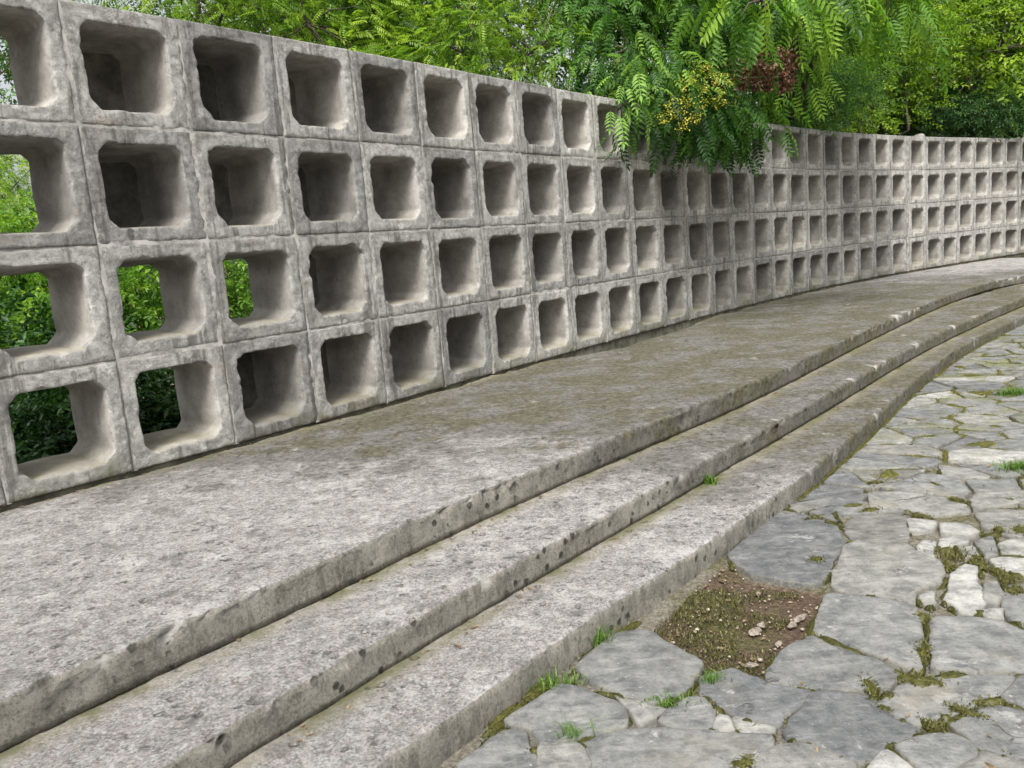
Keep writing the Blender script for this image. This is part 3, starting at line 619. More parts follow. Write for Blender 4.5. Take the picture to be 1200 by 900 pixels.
# ------------------------------------------------------------------ the pierced wall
def block_mesh(seed, closed):
    N = 160
    w, h = BW - .003, BH - .003
    r = np.random.default_rng(100 + seed)
    # points spread over the outer rectangle, one ray each towards the middle
    per = []
    k = N // 4
    cs = [(-w / 2, -h / 2), (w / 2, -h / 2), (w / 2, h / 2), (-w / 2, h / 2)]
    for a, b in zip(cs, cs[1:] + cs[:1]):
        for i in range(k): per.append(np.array(a) + (np.array(b) - np.array(a)) * i / k)
    per = np.array(per)
    a = .227 + r.uniform(-.006, .006); b = .221 + r.uniform(-.006, .006)
    ct, cb = r.uniform(.038, .055), r.uniform(.045, .07)
    hole = []
    for p in per:
        lam = 1 / max(abs(p[0]) / a, abs(p[1]) / b)
        c = ct if p[1] > 0 else cb
        lam = min(lam, (a + b - c) / (abs(p[0]) + abs(p[1])))
        hole.append(p * lam)
    hole = np.array(hole)
    DP = .50 if closed else .41
    for _ in range(1):
        hole = .5 * hole + .25 * (np.roll(hole, 1, 0) + np.roll(hole, -1, 0))
    hl = np.linalg.norm(hole, axis=1)[:, None]; hd = hole / hl
    so = seed * 3.7
    rimn = fbm(np.column_stack([hole, np.full(N, so)]), 12, 61, 5, .75) * .0055
    chip = np.clip(vnoise(np.column_stack([hole, np.full(N, so)]), 14, 65) + .5 * vnoise(np.column_stack([hole, np.full(N, so)]), 33, 66) - .2, 0, 1) * .022
    rings, zone, edge = [], [], []
    def ring(xy, y, z=0., e=0.):
        rings.append(np.column_stack([xy[:, 0], np.full(N, y) if np.isscalar(y) else y, xy[:, 1]])); zone.append(np.full(N, z)); edge.append(np.full(N, e))
    ring(per, DP, 0, 1)
    ring(per, DP * .5, 0, 1)
    ring(per, .016, 0, 1)
    ring(per * (1 - .003 / .3), .004, 0, 1)
    ring(per * (1 - .012 / .3), .0005, 0, .95)
    rim = hole + hd * (.004 + chip + rimn)[:, None]
    for f, e in ((.22, .85), (.42, .5), (.62, .2), (.82, 0)):
        ring(per * (1 - .012 / .3) * (1 - f) + rim * f, 0, 0, e)
    ring(rim, 0, .0)
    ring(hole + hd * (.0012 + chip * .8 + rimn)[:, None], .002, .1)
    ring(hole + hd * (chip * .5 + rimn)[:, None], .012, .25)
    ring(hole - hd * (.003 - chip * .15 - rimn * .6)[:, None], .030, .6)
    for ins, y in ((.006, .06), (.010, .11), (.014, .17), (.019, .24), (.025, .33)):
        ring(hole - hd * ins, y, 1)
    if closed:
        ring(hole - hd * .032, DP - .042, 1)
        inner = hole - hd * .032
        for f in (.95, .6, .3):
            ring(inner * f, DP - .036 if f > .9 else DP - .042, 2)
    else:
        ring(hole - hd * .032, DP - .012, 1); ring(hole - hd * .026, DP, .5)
    V = np.vstack(rings); Z = np.concatenate(zone); E = np.concatenate(edge)
    n = len(rings)
    F = [(r_ * N + i, r_ * N + (i + 1) % N, (r_ + 1) * N + (i + 1) % N, (r_ + 1) * N + i) for r_ in range(n - 1) for i in range(N)]
    F = [f[::-1] for f in F]
    if closed:
        V = np.vstack([V, [[0, DP - .042, 0]]]); Z = np.r_[Z, 2]; E = np.r_[E, 0]
        F += [((n - 1) * N + (i + 1) % N, (n - 1) * N + i, n * N) for i in range(N)]
        F.append(tuple(range(N - 1, -1, -1))[::-1])          # plain back
    else:
        F += [((n - 1) * N + (i + 1) % N, (n - 1) * N + i, i, (i + 1) % N) for i in range(N)]
    S = V + np.array([so, 0, so * .7])
    front = (V[:, 1] < .03)
    V[:, 1] += front * (fbm(S, 4, 71, 3) * .004 + fbm(S, 26, 73, 3) * .006)
    inn = Z > .4
    V[:, 0] += inn * fbm(S, 5, 75, 3) * .003; V[:, 2] += inn * fbm(S, 5, 77, 3) * .003
    V[:, 2] += h / 2 + .002
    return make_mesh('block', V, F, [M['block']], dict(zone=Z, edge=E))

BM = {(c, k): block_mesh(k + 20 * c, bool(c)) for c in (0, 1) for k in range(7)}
wall = thing('block_wall', 'long curving wall of square pierced concrete blocks in four rows', 'wall', (*joint(0), 0))
W0 = Vector(wall.location)
OPEN = {(0, 0), (0, 1), (0, 2), (0, 3), (1, 2), (1, 3), (2, 2)}
def place(c, r):
    a, b = joint(c), joint(c + 1)
    t = (b - a) / np.linalg.norm(b - a)
    mid = (a + b) / 2 + (t * CAM['gap'] * .5 if c == 24 else 0)
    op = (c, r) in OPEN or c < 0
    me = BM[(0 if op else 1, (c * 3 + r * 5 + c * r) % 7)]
    n = np.array([-t[1], t[0]])
    q = mid + n * random.uniform(-.004, .004)
    loc = Vector((q[0], q[1], (3 - r) * BH + random.uniform(-.001, .001)))
    return me, loc, math.atan2(t[1], t[0]) + random.gauss(0, .003), random.gauss(0, .002)
proto = None
for c in range(25):
    for r in range(4):
        me, loc, rz, ry = place(c, r)
        if proto is None:
            o = proto = mobj('block', me, wall)
        else:
            o = proto.copy(); o.data = me; COL.objects.link(o); o.parent = wall
        o.location = loc - W0; o.rotation_euler = (0, ry, rz)
# the blocks past the joint, and those past the left edge of the picture, as one part
vs, fs, zs, es, off = [], [], [], [], 0
for c in list(range(-4, 0)) + list(range(25, 36)):
    for r in range(4):
        me, loc, rz, ry = place(c, r)
        n = len(me.vertices); v = np.zeros(n * 3, np.float32); me.vertices.foreach_get('co', v); v = v.reshape(-1, 3)
        ca, sa = math.cos(rz), math.sin(rz)
        v = np.column_stack([v[:, 0] * ca - v[:, 1] * sa + loc.x, v[:, 0] * sa + v[:, 1] * ca + loc.y, v[:, 2] + loc.z]) - np.array(W0)
        fs += [[i + off for i in p.vertices] for p in me.polygons]
        for an, L in (('zone', zs), ('edge', es)):
            x = np.zeros(n, np.float32); me.attributes[an].data.foreach_get('value', x); L.append(x)
        vs.append(v); off += n
rest = mobj('blocks', make_mesh('blocks', np.vstack(vs), fs, [M['block']], dict(zone=np.concatenate(zs), edge=np.concatenate(es))), wall)
rest['kind'] = 'stuff'

def box(bm, cx, cy, ang, x0, x1, y0, y1, z0, z1, jig=0.):
    ca, sa = math.cos(ang), math.sin(ang); vv = []
    for z in (z0, z1):
        for x, y in ((x0, y0), (x1, y0), (x1, y1), (x0, y1)):
            vv.append(bm.verts.new((cx + x * ca - y * sa - W0.x, cy + x * sa + y * ca - W0.y, z)))
    for f in ((0, 3, 2, 1), (4, 5, 6, 7), (0, 1, 5, 4), (1, 2, 6, 5), (2, 3, 7, 6), (3, 0, 4, 7)):
        bm.faces.new([vv[i] for i in f])
bm = bmesh.new()
for j in range(-4, 37):
    a, b = joint(max(j - 1, -4)), joint(min(j + 1, 40)); t = b - a; ang = math.atan2(t[1], t[0])
    p = joint(j)
    if j == 24:
        q = p + t / np.linalg.norm(t) * CAM['gap'] * .5
        for x0, x1, yy in ((-CAM['gap'] * .5 - .01, -.004, .004), (.004, CAM['gap'] * .5 + .01, .009)):
            box(bm, q[0], q[1], ang, x0, x1, yy, DEPTH - .03, .002, BH * 4 - .01)
    else:
        box(bm, p[0], p[1], ang, -.02, .02, .0042, DEPTH - .02, .002, BH * 4 - .012)
for c in range(-4, 36):
    a, b = joint(c), joint(c + 1); t = b - a; ang = math.atan2(t[1], t[0]); q = (a + b) / 2
    for z in (BH, 2 * BH, 3 * BH):
        box(bm, q[0], q[1], ang, -.302, .302, .0055, DEPTH - .025, z - .018, z + .018)
me = bpy.data.meshes.new('mortar'); bm.to_mesh(me); bm.free(); me.materials.append(M['mortar'])
mobj('mortar', me, wall)
# footing under the blocks, seen where the platform has sunk
L = catmull(NODES[:-4], .25); nl = normals2(L)
secs = [L + nl * .026, L + nl * .026, L + nl * (DEPTH - .03), L + nl * (DEPTH - .03)]
zz = [-.55, -.002, -.002, -.55]
V = np.stack([np.column_stack([s, np.full(len(L), z)]) for s, z in zip(secs, zz)], 1)
ii = np.arange(len(L) * 4).reshape(-1, 4); nx_ = np.roll(ii, -1, 1)
Fq = np.stack([ii[:-1], ii[1:], nx_[1:], nx_[:-1]], -1).reshape(-1, 4).tolist() + [list(ii[0]), list(ii[-1][::-1])]
mobj('footing', make_mesh('footing', V.reshape(-1, 3) - np.array(W0), Fq, [M['footing']], smooth=False), wall)

def lump_mesh(name, rx, ry, rz, seed, mat, sub=3, rough=.35, flat=False):
    bm = bmesh.new(); bmesh.ops.create_icosphere(bm, subdivisions=sub, radius=1)
    v = np.array([x.co[:] for x in bm.verts])
    d = 1 + fbm(v + seed * 5.1, 1.6, 81, 3) * rough
    for x, k in zip(bm.verts, d):
        x.co = Vector((x.co.x * rx * k, x.co.y * ry * k, x.co.z * rz * k))
    me = bpy.data.meshes.new(name); bm.to_mesh(me); bm.free(); me.materials.append(mat)
    if not flat: me.polygons.foreach_set('use_smooth', np.ones(len(me.polygons), bool))
    return me
p25 = joint(25)
t25 = joint(26) - joint(24); n25 = np.array([-t25[1], t25[0]]) / np.linalg.norm(t25)
q = p25 + n25 * .13
mobj('mortar_cap', lump_mesh('mortar_cap', .09, .11, .05, 4, M['block'], 3, .25), wall, tuple(Vector((*q, BH * 4 + .015)) - W0))

# ------------------------------------------------------------------ foliage
def leaflet(base, direc, L, W, nrm, fold=.18, curl=.15):
    """a pointed leaflet of two folded halves: 6 points, 4 faces"""
    direc = direc / np.linalg.norm(direc); side = np.cross(nrm, direc); side /= np.linalg.norm(side) + 1e-9
    tip = base + direc * L - nrm * L * curl
    m1, m2 = base + direc * L * .36, base + direc * L * .72 - nrm * L * curl * .35
    v = [base, m1 + side * W * .5 + nrm * W * fold, m2 + side * W * .32 + nrm * W * fold * .6, tip,
         m2 - side * W * .32 + nrm * W * fold * .6, m1 - side * W * .5 + nrm * W * fold]
    return v
def pinnate(pairs, length, ll, lw, droop=.25, taper=.5, seed=0, simple=False):
    r = np.random.default_rng(seed); V, F = [], []
    Z = np.array([0, 0, 1.])
    def add(base, d, L, W, nrm):
        o = len(V)
        vv = leaflet(base, d, L, W, nrm)
        if simple:
            V.extend([vv[0], vv[1] * .6 + vv[2] * .4, vv[3], vv[5] * .6 + vv[4] * .4]); F.append((o, o + 1, o + 2, o + 3))
        else:
            V.extend(vv); F.append((o, o + 1, o + 2, o + 3)); F.append((o, o + 3, o + 4, o + 5))
    for k in range(pairs):
        x = length * (.16 + .8 * k / max(1, pairs - 1))
        z = -droop * (x / length) ** 2 * length
        s = 1 - taper * abs(k / max(1, pairs - 1) - .35)
        for sg in (1, -1):
            d = np.array([.42 + .2 * r.random(), sg * 1., -.22 - .35 * r.random()])
            add(np.array([x, 0, z]), d, ll * s * r.uniform(.85, 1.1), lw * s, np.array([.1 * r.normal(), .15 * r.normal(), 1.]))
    add(np.array([length * .97, 0, -droop * length]), np.array([1, .1 * r.normal(), -.5]), ll * .9, lw * .9, Z)
    if not simple:
        n = 5; w = length * .008
        o = len(V)
        for i in range(n):
            x = length * i / (n - 1)
            V.extend([np.array([x, w, -droop * (x / length) ** 2 * length - .001]), np.array([x, -w, -droop * (x / length) ** 2 * length - .001])])
        for i in range(n - 1): F.append((o + 2 * i, o + 2 * i + 1, o + 2 * i + 3, o + 2 * i + 2))
    return np.array(V), np.array(F)
def broad(n, L, W, spread, seed=0):
    """a spray of simple leaves on a short twig"""
    r = np.random.default_rng(seed); V, F = [], []
    for k in range(n):
        a = k * 2.4 + r.random(); x = spread * (k + .5) / n
        d = np.array([.6, math.cos(a), math.sin(a) * .7 - .25]); o = len(V)
        V.extend(leaflet(np.array([x, 0, 0]), d, L * r.uniform(.7, 1.1), W * r.uniform(.8, 1.1), np.array([.2 * r.normal(), .4 * r.normal(), 1.])))
        F += [(o, o + 1, o + 2, o + 3), (o, o + 3, o + 4, o + 5)]
    return np.array(V), np.array(F)

def orient(dirs, r, rollsd=.5):
    """rotation matrices whose x axis follows dirs, z axis roughly up"""
    x = dirs / np.linalg.norm(dirs, axis=1)[:, None]
    upv = np.tile([0, 0, 1.], (len(x), 1)) + r.normal(0, rollsd, (len(x), 3))
    y = np.cross(upv, x); y /= np.linalg.norm(y, axis=1)[:, None] + 1e-9
    z = np.cross(x, y)
    return np.stack([x, y, z], 2)

def scatter_mesh(name, templates, pos, dirs, scale, tone, mat, r, rollsd=.5):
    Vs, Fs, Ts, off = [], [], [], 0
    which = r.integers(0, len(templates), len(pos))
    for ti, (tv, tf) in enumerate(templates):
        k = np.where(which == ti)[0]
        if not len(k): continue
        R = orient(dirs[k], r, rollsd)
        v = np.einsum('nij,mj->nmi', R, tv) * scale[k][:, None, None] + pos[k][:, None, :]
        f = tf[None] + (np.arange(len(k)) * len(tv))[:, None, None] + off
        Vs.append(v.reshape(-1, 3)); Fs.append(f.reshape(-1, 4)); Ts.append(np.repeat(tone[k], len(tv))); off += len(k) * len(tv)
    return make_mesh(name, np.vstack(Vs), np.vstack(Fs), [mat], dict(tone=np.concatenate(Ts)), smooth=False)

def tube(pts, r0, r1, sides=7, step_=.12, wob=.02, seed=0):
    P = catmull(np.array(pts, float), step_)
    n = len(P)
    P = P + np.column_stack([fbm(P + seed, 1.5, 91 + k, 2) for k in range(3)]) * wob * np.linspace(0, 1, n)[:, None]
    t = np.gradient(P, axis=0); t /= np.linalg.norm(t, axis=1)[:, None] + 1e-9
    ref = np.array([.3, .9, .1]); u = np.cross(t, ref); u /= np.linalg.norm(u, axis=1)[:, None] + 1e-9; v = np.cross(t, u)
    rad = np.linspace(r0, r1, n) * (1 + .12 * vnoise(P, 6, 95))
    a = np.linspace(0, 2 * math.pi, sides, endpoint=False)
    V = P[:, None] + rad[:, None, None] * (np.cos(a)[None, :, None] * u[:, None] + np.sin(a)[None, :, None] * v[:, None])
    ii = np.arange(n * sides).reshape(n, sides); nx_ = np.roll(ii, -1, 1)
    F = np.stack([ii[:-1], nx_[:-1], nx_[1:], ii[1:]], -1).reshape(-1, 4)
    return V.reshape(-1, 3), F, P
def join(parts):
    Vs, Fs, o = [], [], 0
    for v, f in parts:
        Vs.append(v); Fs.append(f + o); o += len(v)
    return np.vstack(Vs), np.vstack(Fs)

def wall_side(P):
    """signed distance behind the front of the wall"""
    out = np.zeros(len(P)); kk = np.zeros(len(P), int)
    for a in range(0, len(P), 4000):
        q = P[a:a + 4000, :2]
        d2 = ((q[:, None] - WC[None]) ** 2).sum(-1); k = d2.argmin(1)
        out[a:a + 4000] = ((q - WC[k]) * nWC[k]).sum(1); kk[a:a + 4000] = k
    return out, kk
WC, nWC = WL[::7], nW[::7]
def keep_off(V, over):
    d, k = wall_side(V)
    low = V[:, 2] < 2.5
    back = low & (d < DEPTH + .12) & ((d > DEPTH * .5) if over else (d > -9))
    V[back, :2] += nWC[k[back]] * (DEPTH + .12 - d[back])[:, None]
    if over:
        fr = low & (d <= DEPTH * .5) & (d > -.08)
        V[fr, :2] -= nWC[k[fr]] * (.08 + d[fr])[:, None]
    return V

def tree(name, label, cat, base, lobes, leaf, mat, n_leaf, scale=1., trunk_r=.09, fork=.35, bark='bark', seed=0, droop=.5,
         clump=.42, clumps_per=9, stems=1, tone=(.45, .22), group=None, hollow=.55, over=False, top=None):
    """trunk and limbs grown towards clumps of leaves spread through the given lobes (x,y,z,rx,ry,rz)"""
    r = np.random.default_rng(1000 + seed)
    base = np.array(base, float)
    root = thing(name, label, cat, tuple(base), group=group)
    lob = np.array(lobes, float); cen = lob[:, :3].mean(0)
    fk = base + (cen - base) * np.array([fork, fork, fork]) + np.array([0, 0, .1])
    if over:
        fk = base + (cen - base) * np.array([.02, .02, 0]); fk[2] = 2.5
    tops = lob[np.argmax(lob[:, 2] + lob[:, 5])][:3] if top is None else np.array(top)
    stem_pts = []
    for s in range(stems):
        o = r.normal(0, .16, 3) * (stems > 1); o[2] = 0
        v, f, P = tube([base + o + (0, 0, -.12), base + (fk - base) * .5 + o * 1.6 + r.normal(0, .05, 3), fk + o * 3, tops + o * 2 + r.normal(0, .1, 3)],
                       trunk_r * (1 if s == 0 else .7), trunk_r * .22, 9, .15, .08, seed + s)
        mobj('trunk', make_mesh('trunk', keep_off(v, over) - base, f, [M[bark]]), root); stem_pts.append(P)
    SP = np.vstack(stem_pts); SP = SP[SP[:, 2] > (2.55 if over else base[2] + .4 * (fk[2] - base[2]))]
    vol = lob[:, 3] * lob[:, 4] * lob[:, 5]; share = vol ** .75 / (vol ** .75).sum()
    nl = np.maximum(1, (share * n_leaf).astype(int))
    POS, DIR, TON = [], [], []
    for (x, y, z, rx, ry, rz), n in zip(lob, nl):
        c = np.array([x, y, z]); R = np.array([rx, ry, rz])
        nc = max(3, int(clumps_per * (rx * ry * rz) ** .55 * 2.2))
        d = r.normal(0, 1, (nc, 3)); d /= np.linalg.norm(d, axis=1)[:, None]
        cc = c + d * (hollow + (1 - hollow) * r.random((nc, 1))) * R
        # limb from the stem to the lobe, twigs on to each clump
        j = SP[np.argmin(np.linalg.norm(SP - (c - (0, 0, .45 * rz + .3)), axis=1))]
        limb = tube([j, j * .5 + c * .5 + (0, 0, .45 if over else .12), c], trunk_r * .42, trunk_r * .16, 6, .15, .06, seed + n)
        tw = [limb[:2]]
        LP = limb[2][len(limb[2]) // 3:]
        for q in cc:
            s = LP[np.argmin(np.linalg.norm(LP - q, axis=1))]
            tw.append(tube([s, s * .5 + q * .5 + (0, 0, .06), q], trunk_r * .13 + .003, .003, 4, .22, .04, seed)[:2])
        v, f = join(tw)
        mobj('branch', make_mesh('branch', keep_off(v, over) - base, f, [M[bark]]), root)
        per = r.multinomial(n, np.full(nc, 1 / nc))
        ct = r.normal(tone[0] - .05, tone[1] * 1.3, nc)
        for q, m, tt in zip(cc, per, ct):
            g = r.normal(0, 1, (m, 3)) * clump * np.array([1, 1, .62])
            POS.append(q + g)
            out = g / (np.linalg.norm(g, axis=1)[:, None] + 1e-6) + (q - c) / (np.linalg.norm((q - c) / R) + 1e-6) / R.mean() * .5
            out[:, 2] -= droop
            DIR.append(out + r.normal(0, .25, (m, 3)))
            TON.append(np.clip(tt + r.normal(0, .16, m), 0, 1))
    POS, DIR, TON = np.vstack(POS), np.vstack(DIR), np.concatenate(TON)
    sc = scale * r.uniform(.7, 1.2, len(POS))
    # nothing grows through the wall
    d, k = wall_side(POS)
    ok = ~((d > (-.03 if over else -99)) & (d < DEPTH + .04) & (POS[:, 2] < 2.44))
    me = scatter_mesh('crown', leaf, POS[ok] - base, DIR[ok], sc[ok], TON[ok], mat, r)
    mobj('crown', me, root)
    return root, r

pin_fine = [pinnate(7, .20, .056, .023, .25, .4, s, True) for s in range(4)]       # feathery acacia-like
pin_mid = [pinnate(6, .36, .115, .048, .4, .4, s, False) for s in range(4)]       # golden rain tree
pin_big = [pinnate(7, .66, .20, .066, .45, .35, s, False) for s in range(4)]     # tree of heaven
brd = [broad(7, .085, .042, .22, s) for s in range(4)]
brd_s = [broad(9, .05, .026, .18, s) for s in range(4)]
needle = [pinnate(12, .24, .055, .008, .15, .3, s, True) for s in range(3)]
GZ = ZG - .02
GRP = 'trees and shrubs behind the wall'
def LB(*rows):
    out = []
    for u, v, d, rx, ry, rz in rows:
        p = at(u, v, depth=d); out.append((p[0], p[1], p[2], rx, ry, rz))
    return out
def BASE(u, d):
    p = at(u, 300, depth=d); return (p[0], p[1], GZ)

# ---- trees along the top of the picture, left to right
tree('feathery_tree', 'bright yellow-green feathery tree showing above the left end of the wall', 'tree', BASE(230, 9.6),
     LB((150, -70, 8.6, 1.0, .9, .75), (265, 0, 9.2, 1.1, 1.0, .8), (360, 30, 9.2, .95, .9, .7), (310, -150, 9.8, 1.5, 1.4, 1.0), (200, -260, 9.8, 1.4, 1.3, 1.0), (400, -60, 10, 1.1, 1.0, .8)),
     pin_fine, LEAF['bright'], 6200, 1.0, .08, seed=1, droop=.12, tone=(.58, .2), group=GRP, clump=.30, clumps_per=11)
tree('slender_tree', 'slender leaning tree with a dark bare trunk rising behind the wall', 'tree', BASE(385, 11.4),
     LB((430, 10, 11.6, 1.1, 1.0, .9), (470, -80, 11.8, 1.3, 1.2, 1.0), (360, -110, 12, 1.3, 1.2, 1.0), (490, 50, 12.4, .9, .9, .6)),
     brd, LEAF['fresh'], 3300, .95, .085, seed=2, tone=(.42, .22), group=GRP, clump=.30, stems=2)
tree('feathery_tree', 'light green feathery tree just left of the drooping branches, low over the wall', 'tree', BASE(580, 9.9),
     LB((545, 60, 9.6, .75, .7, .55), (625, 62, 9.4, .7, .6, .5), (590, -10, 10, 1.1, 1.0, .8), (520, -110, 10.4, 1.2, 1.1, .9), (650, -120, 10.4, 1.2, 1.1, .9)),
     pin_fine, LEAF['bright'], 5200, .95, .075, seed=3, droop=.12, tone=(.52, .22), group=GRP, clump=.28, clumps_per=11)
gold, gr = tree('golden_rain_tree', 'deep green tree with drooping compound leaves and yellow blossom hanging over the wall', 'tree', BASE(800, 11.2),
     LB((760, 118, 8.55, .40, .35, .34), (722, 128, 8.2, .24, .22, .24), (700, 95, 8.9, .26, .24, .2), (872, 140, 9.3, .26, .24, .18), (815, 140, 8.75, .38, .32, .26), (850, 118, 9.6, .45, .4, .34), (735, 60, 8.8, .48, .42, .38), (800, 55, 9.4, .55, .5, .42), (705, 5, 9.2, .6, .5, .5), (770, -40, 9.8, .9, .8, .6), (840, -120, 10.4, 1.4, 1.3, .9), (690, -160, 10.2, 1.2, 1.1, .8)),
     pin_mid, LEAF['deep'], 6600, .66, .085, seed=4, tone=(.45, .26), group=GRP, clump=.20, clumps_per=15, droop=1.0, over=True, top=at(800, -100, depth=11.2))
heaven, hr = tree('tree_of_heaven', 'big-leaved tree with reddish-brown seed bunches over the middle of the wall', 'tree', BASE(930, 13.4),
     LB((895, 0, 7.6, .5, .5, .26), (960, -20, 8.6, .7, .65, .4), (1040, -10, 8.4, .7, .65, .36), (830, -40, 8.6, .7, .6, .4), (930, 70, 11.6, .8, .7, .5), (950, -150, 10.5, 1.7, 1.6, 1.0), (1080, -120, 10, 1.3, 1.2, .8)),
     pin_big, LEAF['fresh'], 1350, .56, .11, seed=5, tone=(.5, .25), group=GRP, clump=.26, clumps_per=10, droop=.8, over=True, top=at(940, -150, depth=13.2))
tree('leafy_shrub', 'pale green leafy shrub right of the yellow blossom, just above the wall', 'shrub', BASE(930, 13.2),
     LB((905, 140, 12.6, .75, .5, .5), (960, 125, 13.2, .8, .6, .6), (925, 95, 13.6, .7, .6, .5)),
     brd_s, LEAF['blue'], 2300, 1.15, .035, seed=6, tone=(.55, .22), group=GRP, stems=3, clump=.26)
tree('yellow_shrub', 'yellow-green rounded shrub in front of the dark trees on the right', 'shrub', BASE(1030, 15.6),
     LB((1010, 95, 15.6, 1.05, .9, .85), (1050, 70, 15.8, 1.0, .9, .8), (985, 130, 15.2, .8, .7, .55), (1030, 20, 16, 1.0, .9, .7)),
     brd_s, LEAF['yellow'], 3600, 1.5, .05, droop=.15, seed=7, tone=(.4, .22), group=GRP, stems=3, clump=.32)
tree('leafy_tree', 'tall light green tree filling the top right corner', 'tree', BASE(1130, 17.6),
     LB((1110, 30, 16.6, 1.0, .9, .7), (1170, 60, 16.4, .9, .8, .6), (1090, -40, 17, 1.5, 1.3, 1.0), (1190, -30, 17, 1.5, 1.3, 1.1), (1130, -140, 17.6, 1.8, 1.6, 1.2), (1250, 10, 17, 1.4, 1.2, 1.0)),
     brd, LEAF['yellow'], 4000, 1.35, .12, seed=8, tone=(.5, .25), group=GRP, clump=.38)
tree('bushy_tree', 'low bushy tree with a forked red-brown trunk by the right edge', 'tree', BASE(1168, 18.4),
     LB((1130, 120, 18, .85, .8, .42), (1205, 112, 18, .9, .8, .42), (1160, 85, 18.6, 1.0, .9, .5), (1235, 60, 18.4, 1.2, 1.0, .9)),
     pin_mid, LEAF['blue'], 2600, 1.15, .17, bark='redbark', seed=9, tone=(.5, .24), group=GRP, clump=.30, stems=2, fork=.75)
tree('low_shrub', 'low dark shrub growing tight behind the wall near the mortar lump', 'shrub', BASE(1120, 17.0),
     LB((1085, 140, 16.9, .7, .5, .35), (1135, 144, 17.1, .7, .5, .3), (1050, 132, 16.6, .6, .5, .4)),
     brd_s, LEAF['dark'], 1500, 1.3, .03, seed=10, tone=(.5, .22), group=GRP, stems=3, clump=.26)
# ---- plants seen through the open blocks at the left
tree('leafy_shrub', 'dense bright green shrub seen through the open blocks of the second and third row', 'shrub', BASE(-40, 6.9),
     LB((20, 370, 6.5, .55, .5, .5), (-80, 320, 6.9, .8, .7, .7), (70, 330, 7.2, .5, .5, .55), (150, 345, 7.3, .5, .5, .55), (260, 330, 7.8, .5, .5, .6)),
     brd_s, LEAF['fresh'], 5200, 1.05, .03, seed=11, tone=(.62, .2), group=GRP, stems=3, clump=.22, hollow=.3, clumps_per=16)
tree('yellow_shrub', 'sunlit yellow-green shrub seen through the leftmost block of the second row', 'shrub', BASE(10, 9.8),
     LB((0, 235, 9.2, .8, .7, .75), (45, 255, 9.6, .7, .6, .6), (-70, 210, 9.8, 1.0, .9, .9)),
     pin_fine, LEAF['bright'], 2600, .8, .03, seed=12, tone=(.7, .2), group=GRP, stems=3, clump=.26, hollow=.3, clumps_per=14)
tree('dark_shrub', 'dark glossy low shrub seen through the open blocks of the bottom row', 'shrub', BASE(60, 5.7),
     LB((60, 520, 5.45, .45, .40, .42), (0, 470, 5.8, .6, .5, .5), (185, 470, 6.3, .45, .4, .45), (130, 500, 5.9, .4, .35, .4)),
     brd, LEAF['dark'], 2600, .8, .02, seed=13, tone=(.45, .22), group=GRP, stems=3, clump=.20, hollow=.2, clumps_per=18)
tree('small_tree', 'thin small-leaved tree against the white sky in the top left block', 'tree', BASE(-20, 12),
     LB((10, 75, 12, .7, .6, .7), (-60, 30, 12.2, 1.0, .9, .9)),
     brd, LEAF['blue'], 900, 1.0, .06, seed=14, tone=(.5, .22), group=GRP, clump=.3)
# ---- the dark trees further back
far = [(330, 17, 'dark tree standing far behind the bright feathery one'), (520, 19, 'dark tree standing far behind the low light green one'), 
       (860, 19.5, 'dark tree behind the yellow blossom'), (1010, 23, 'dark tree behind the yellow-green rounded shrub'), (1120, 25, 'dark tree behind the tall one in the top right corner'), (1260, 24, 'dark tree just beyond the right edge')]
for k, (u, d, lab) in enumerate(far):
    s = d / 18
    tree('dark_tree', lab, 'tree', BASE(u, d), LB((u, 130, d - .6, 1.5 * s, 1.2 * s, .9 * s), (u - 60, 60, d, 1.5 * s, 1.2 * s, 1.0 * s), (u + 60, 50, d, 1.5 * s, 1.2 * s, 1.0 * s), (u, -40, d, 1.8 * s, 1.5 * s, 1.2 * s)),
         brd, LEAF['dark' if k % 2 else 'deep'], 1900, 1.7, .13, seed=30 + k, tone=(.42, .25), group='dark trees further back', clump=.5)

# bare pale twigs rising out of the low shrub
root = thing('bare_bush', 'bare pale twigs of a dead bush sticking up above the wall on the right', 'bush', BASE(1092, 17.0))
b0 = Vector(root.location)
tw = []
for (u, v, w, s) in ((1092, 150, 1118, 55), (1092, 150, 1098, 70), (1090, 152, 1065, 120), (1094, 152, 1140, 85), (1096, 110, 1122, 92), (1091, 150, 1078, 118)):
    p, q = at(u, v, depth=16.9), at(w, s, depth=16.7)
    g = np.array([*BASE(1092, 17.0)])
    tw.append(tube([g + (0, 0, -.05), p, p * .5 + q * .5 + (.03, 0, .04), q], .02, .006, 5, .2, .05, u)[:2])
v, f = join(tw)
mobj('branch', make_mesh('branch', v - np.array(b0), f, [M['twig']]), root)

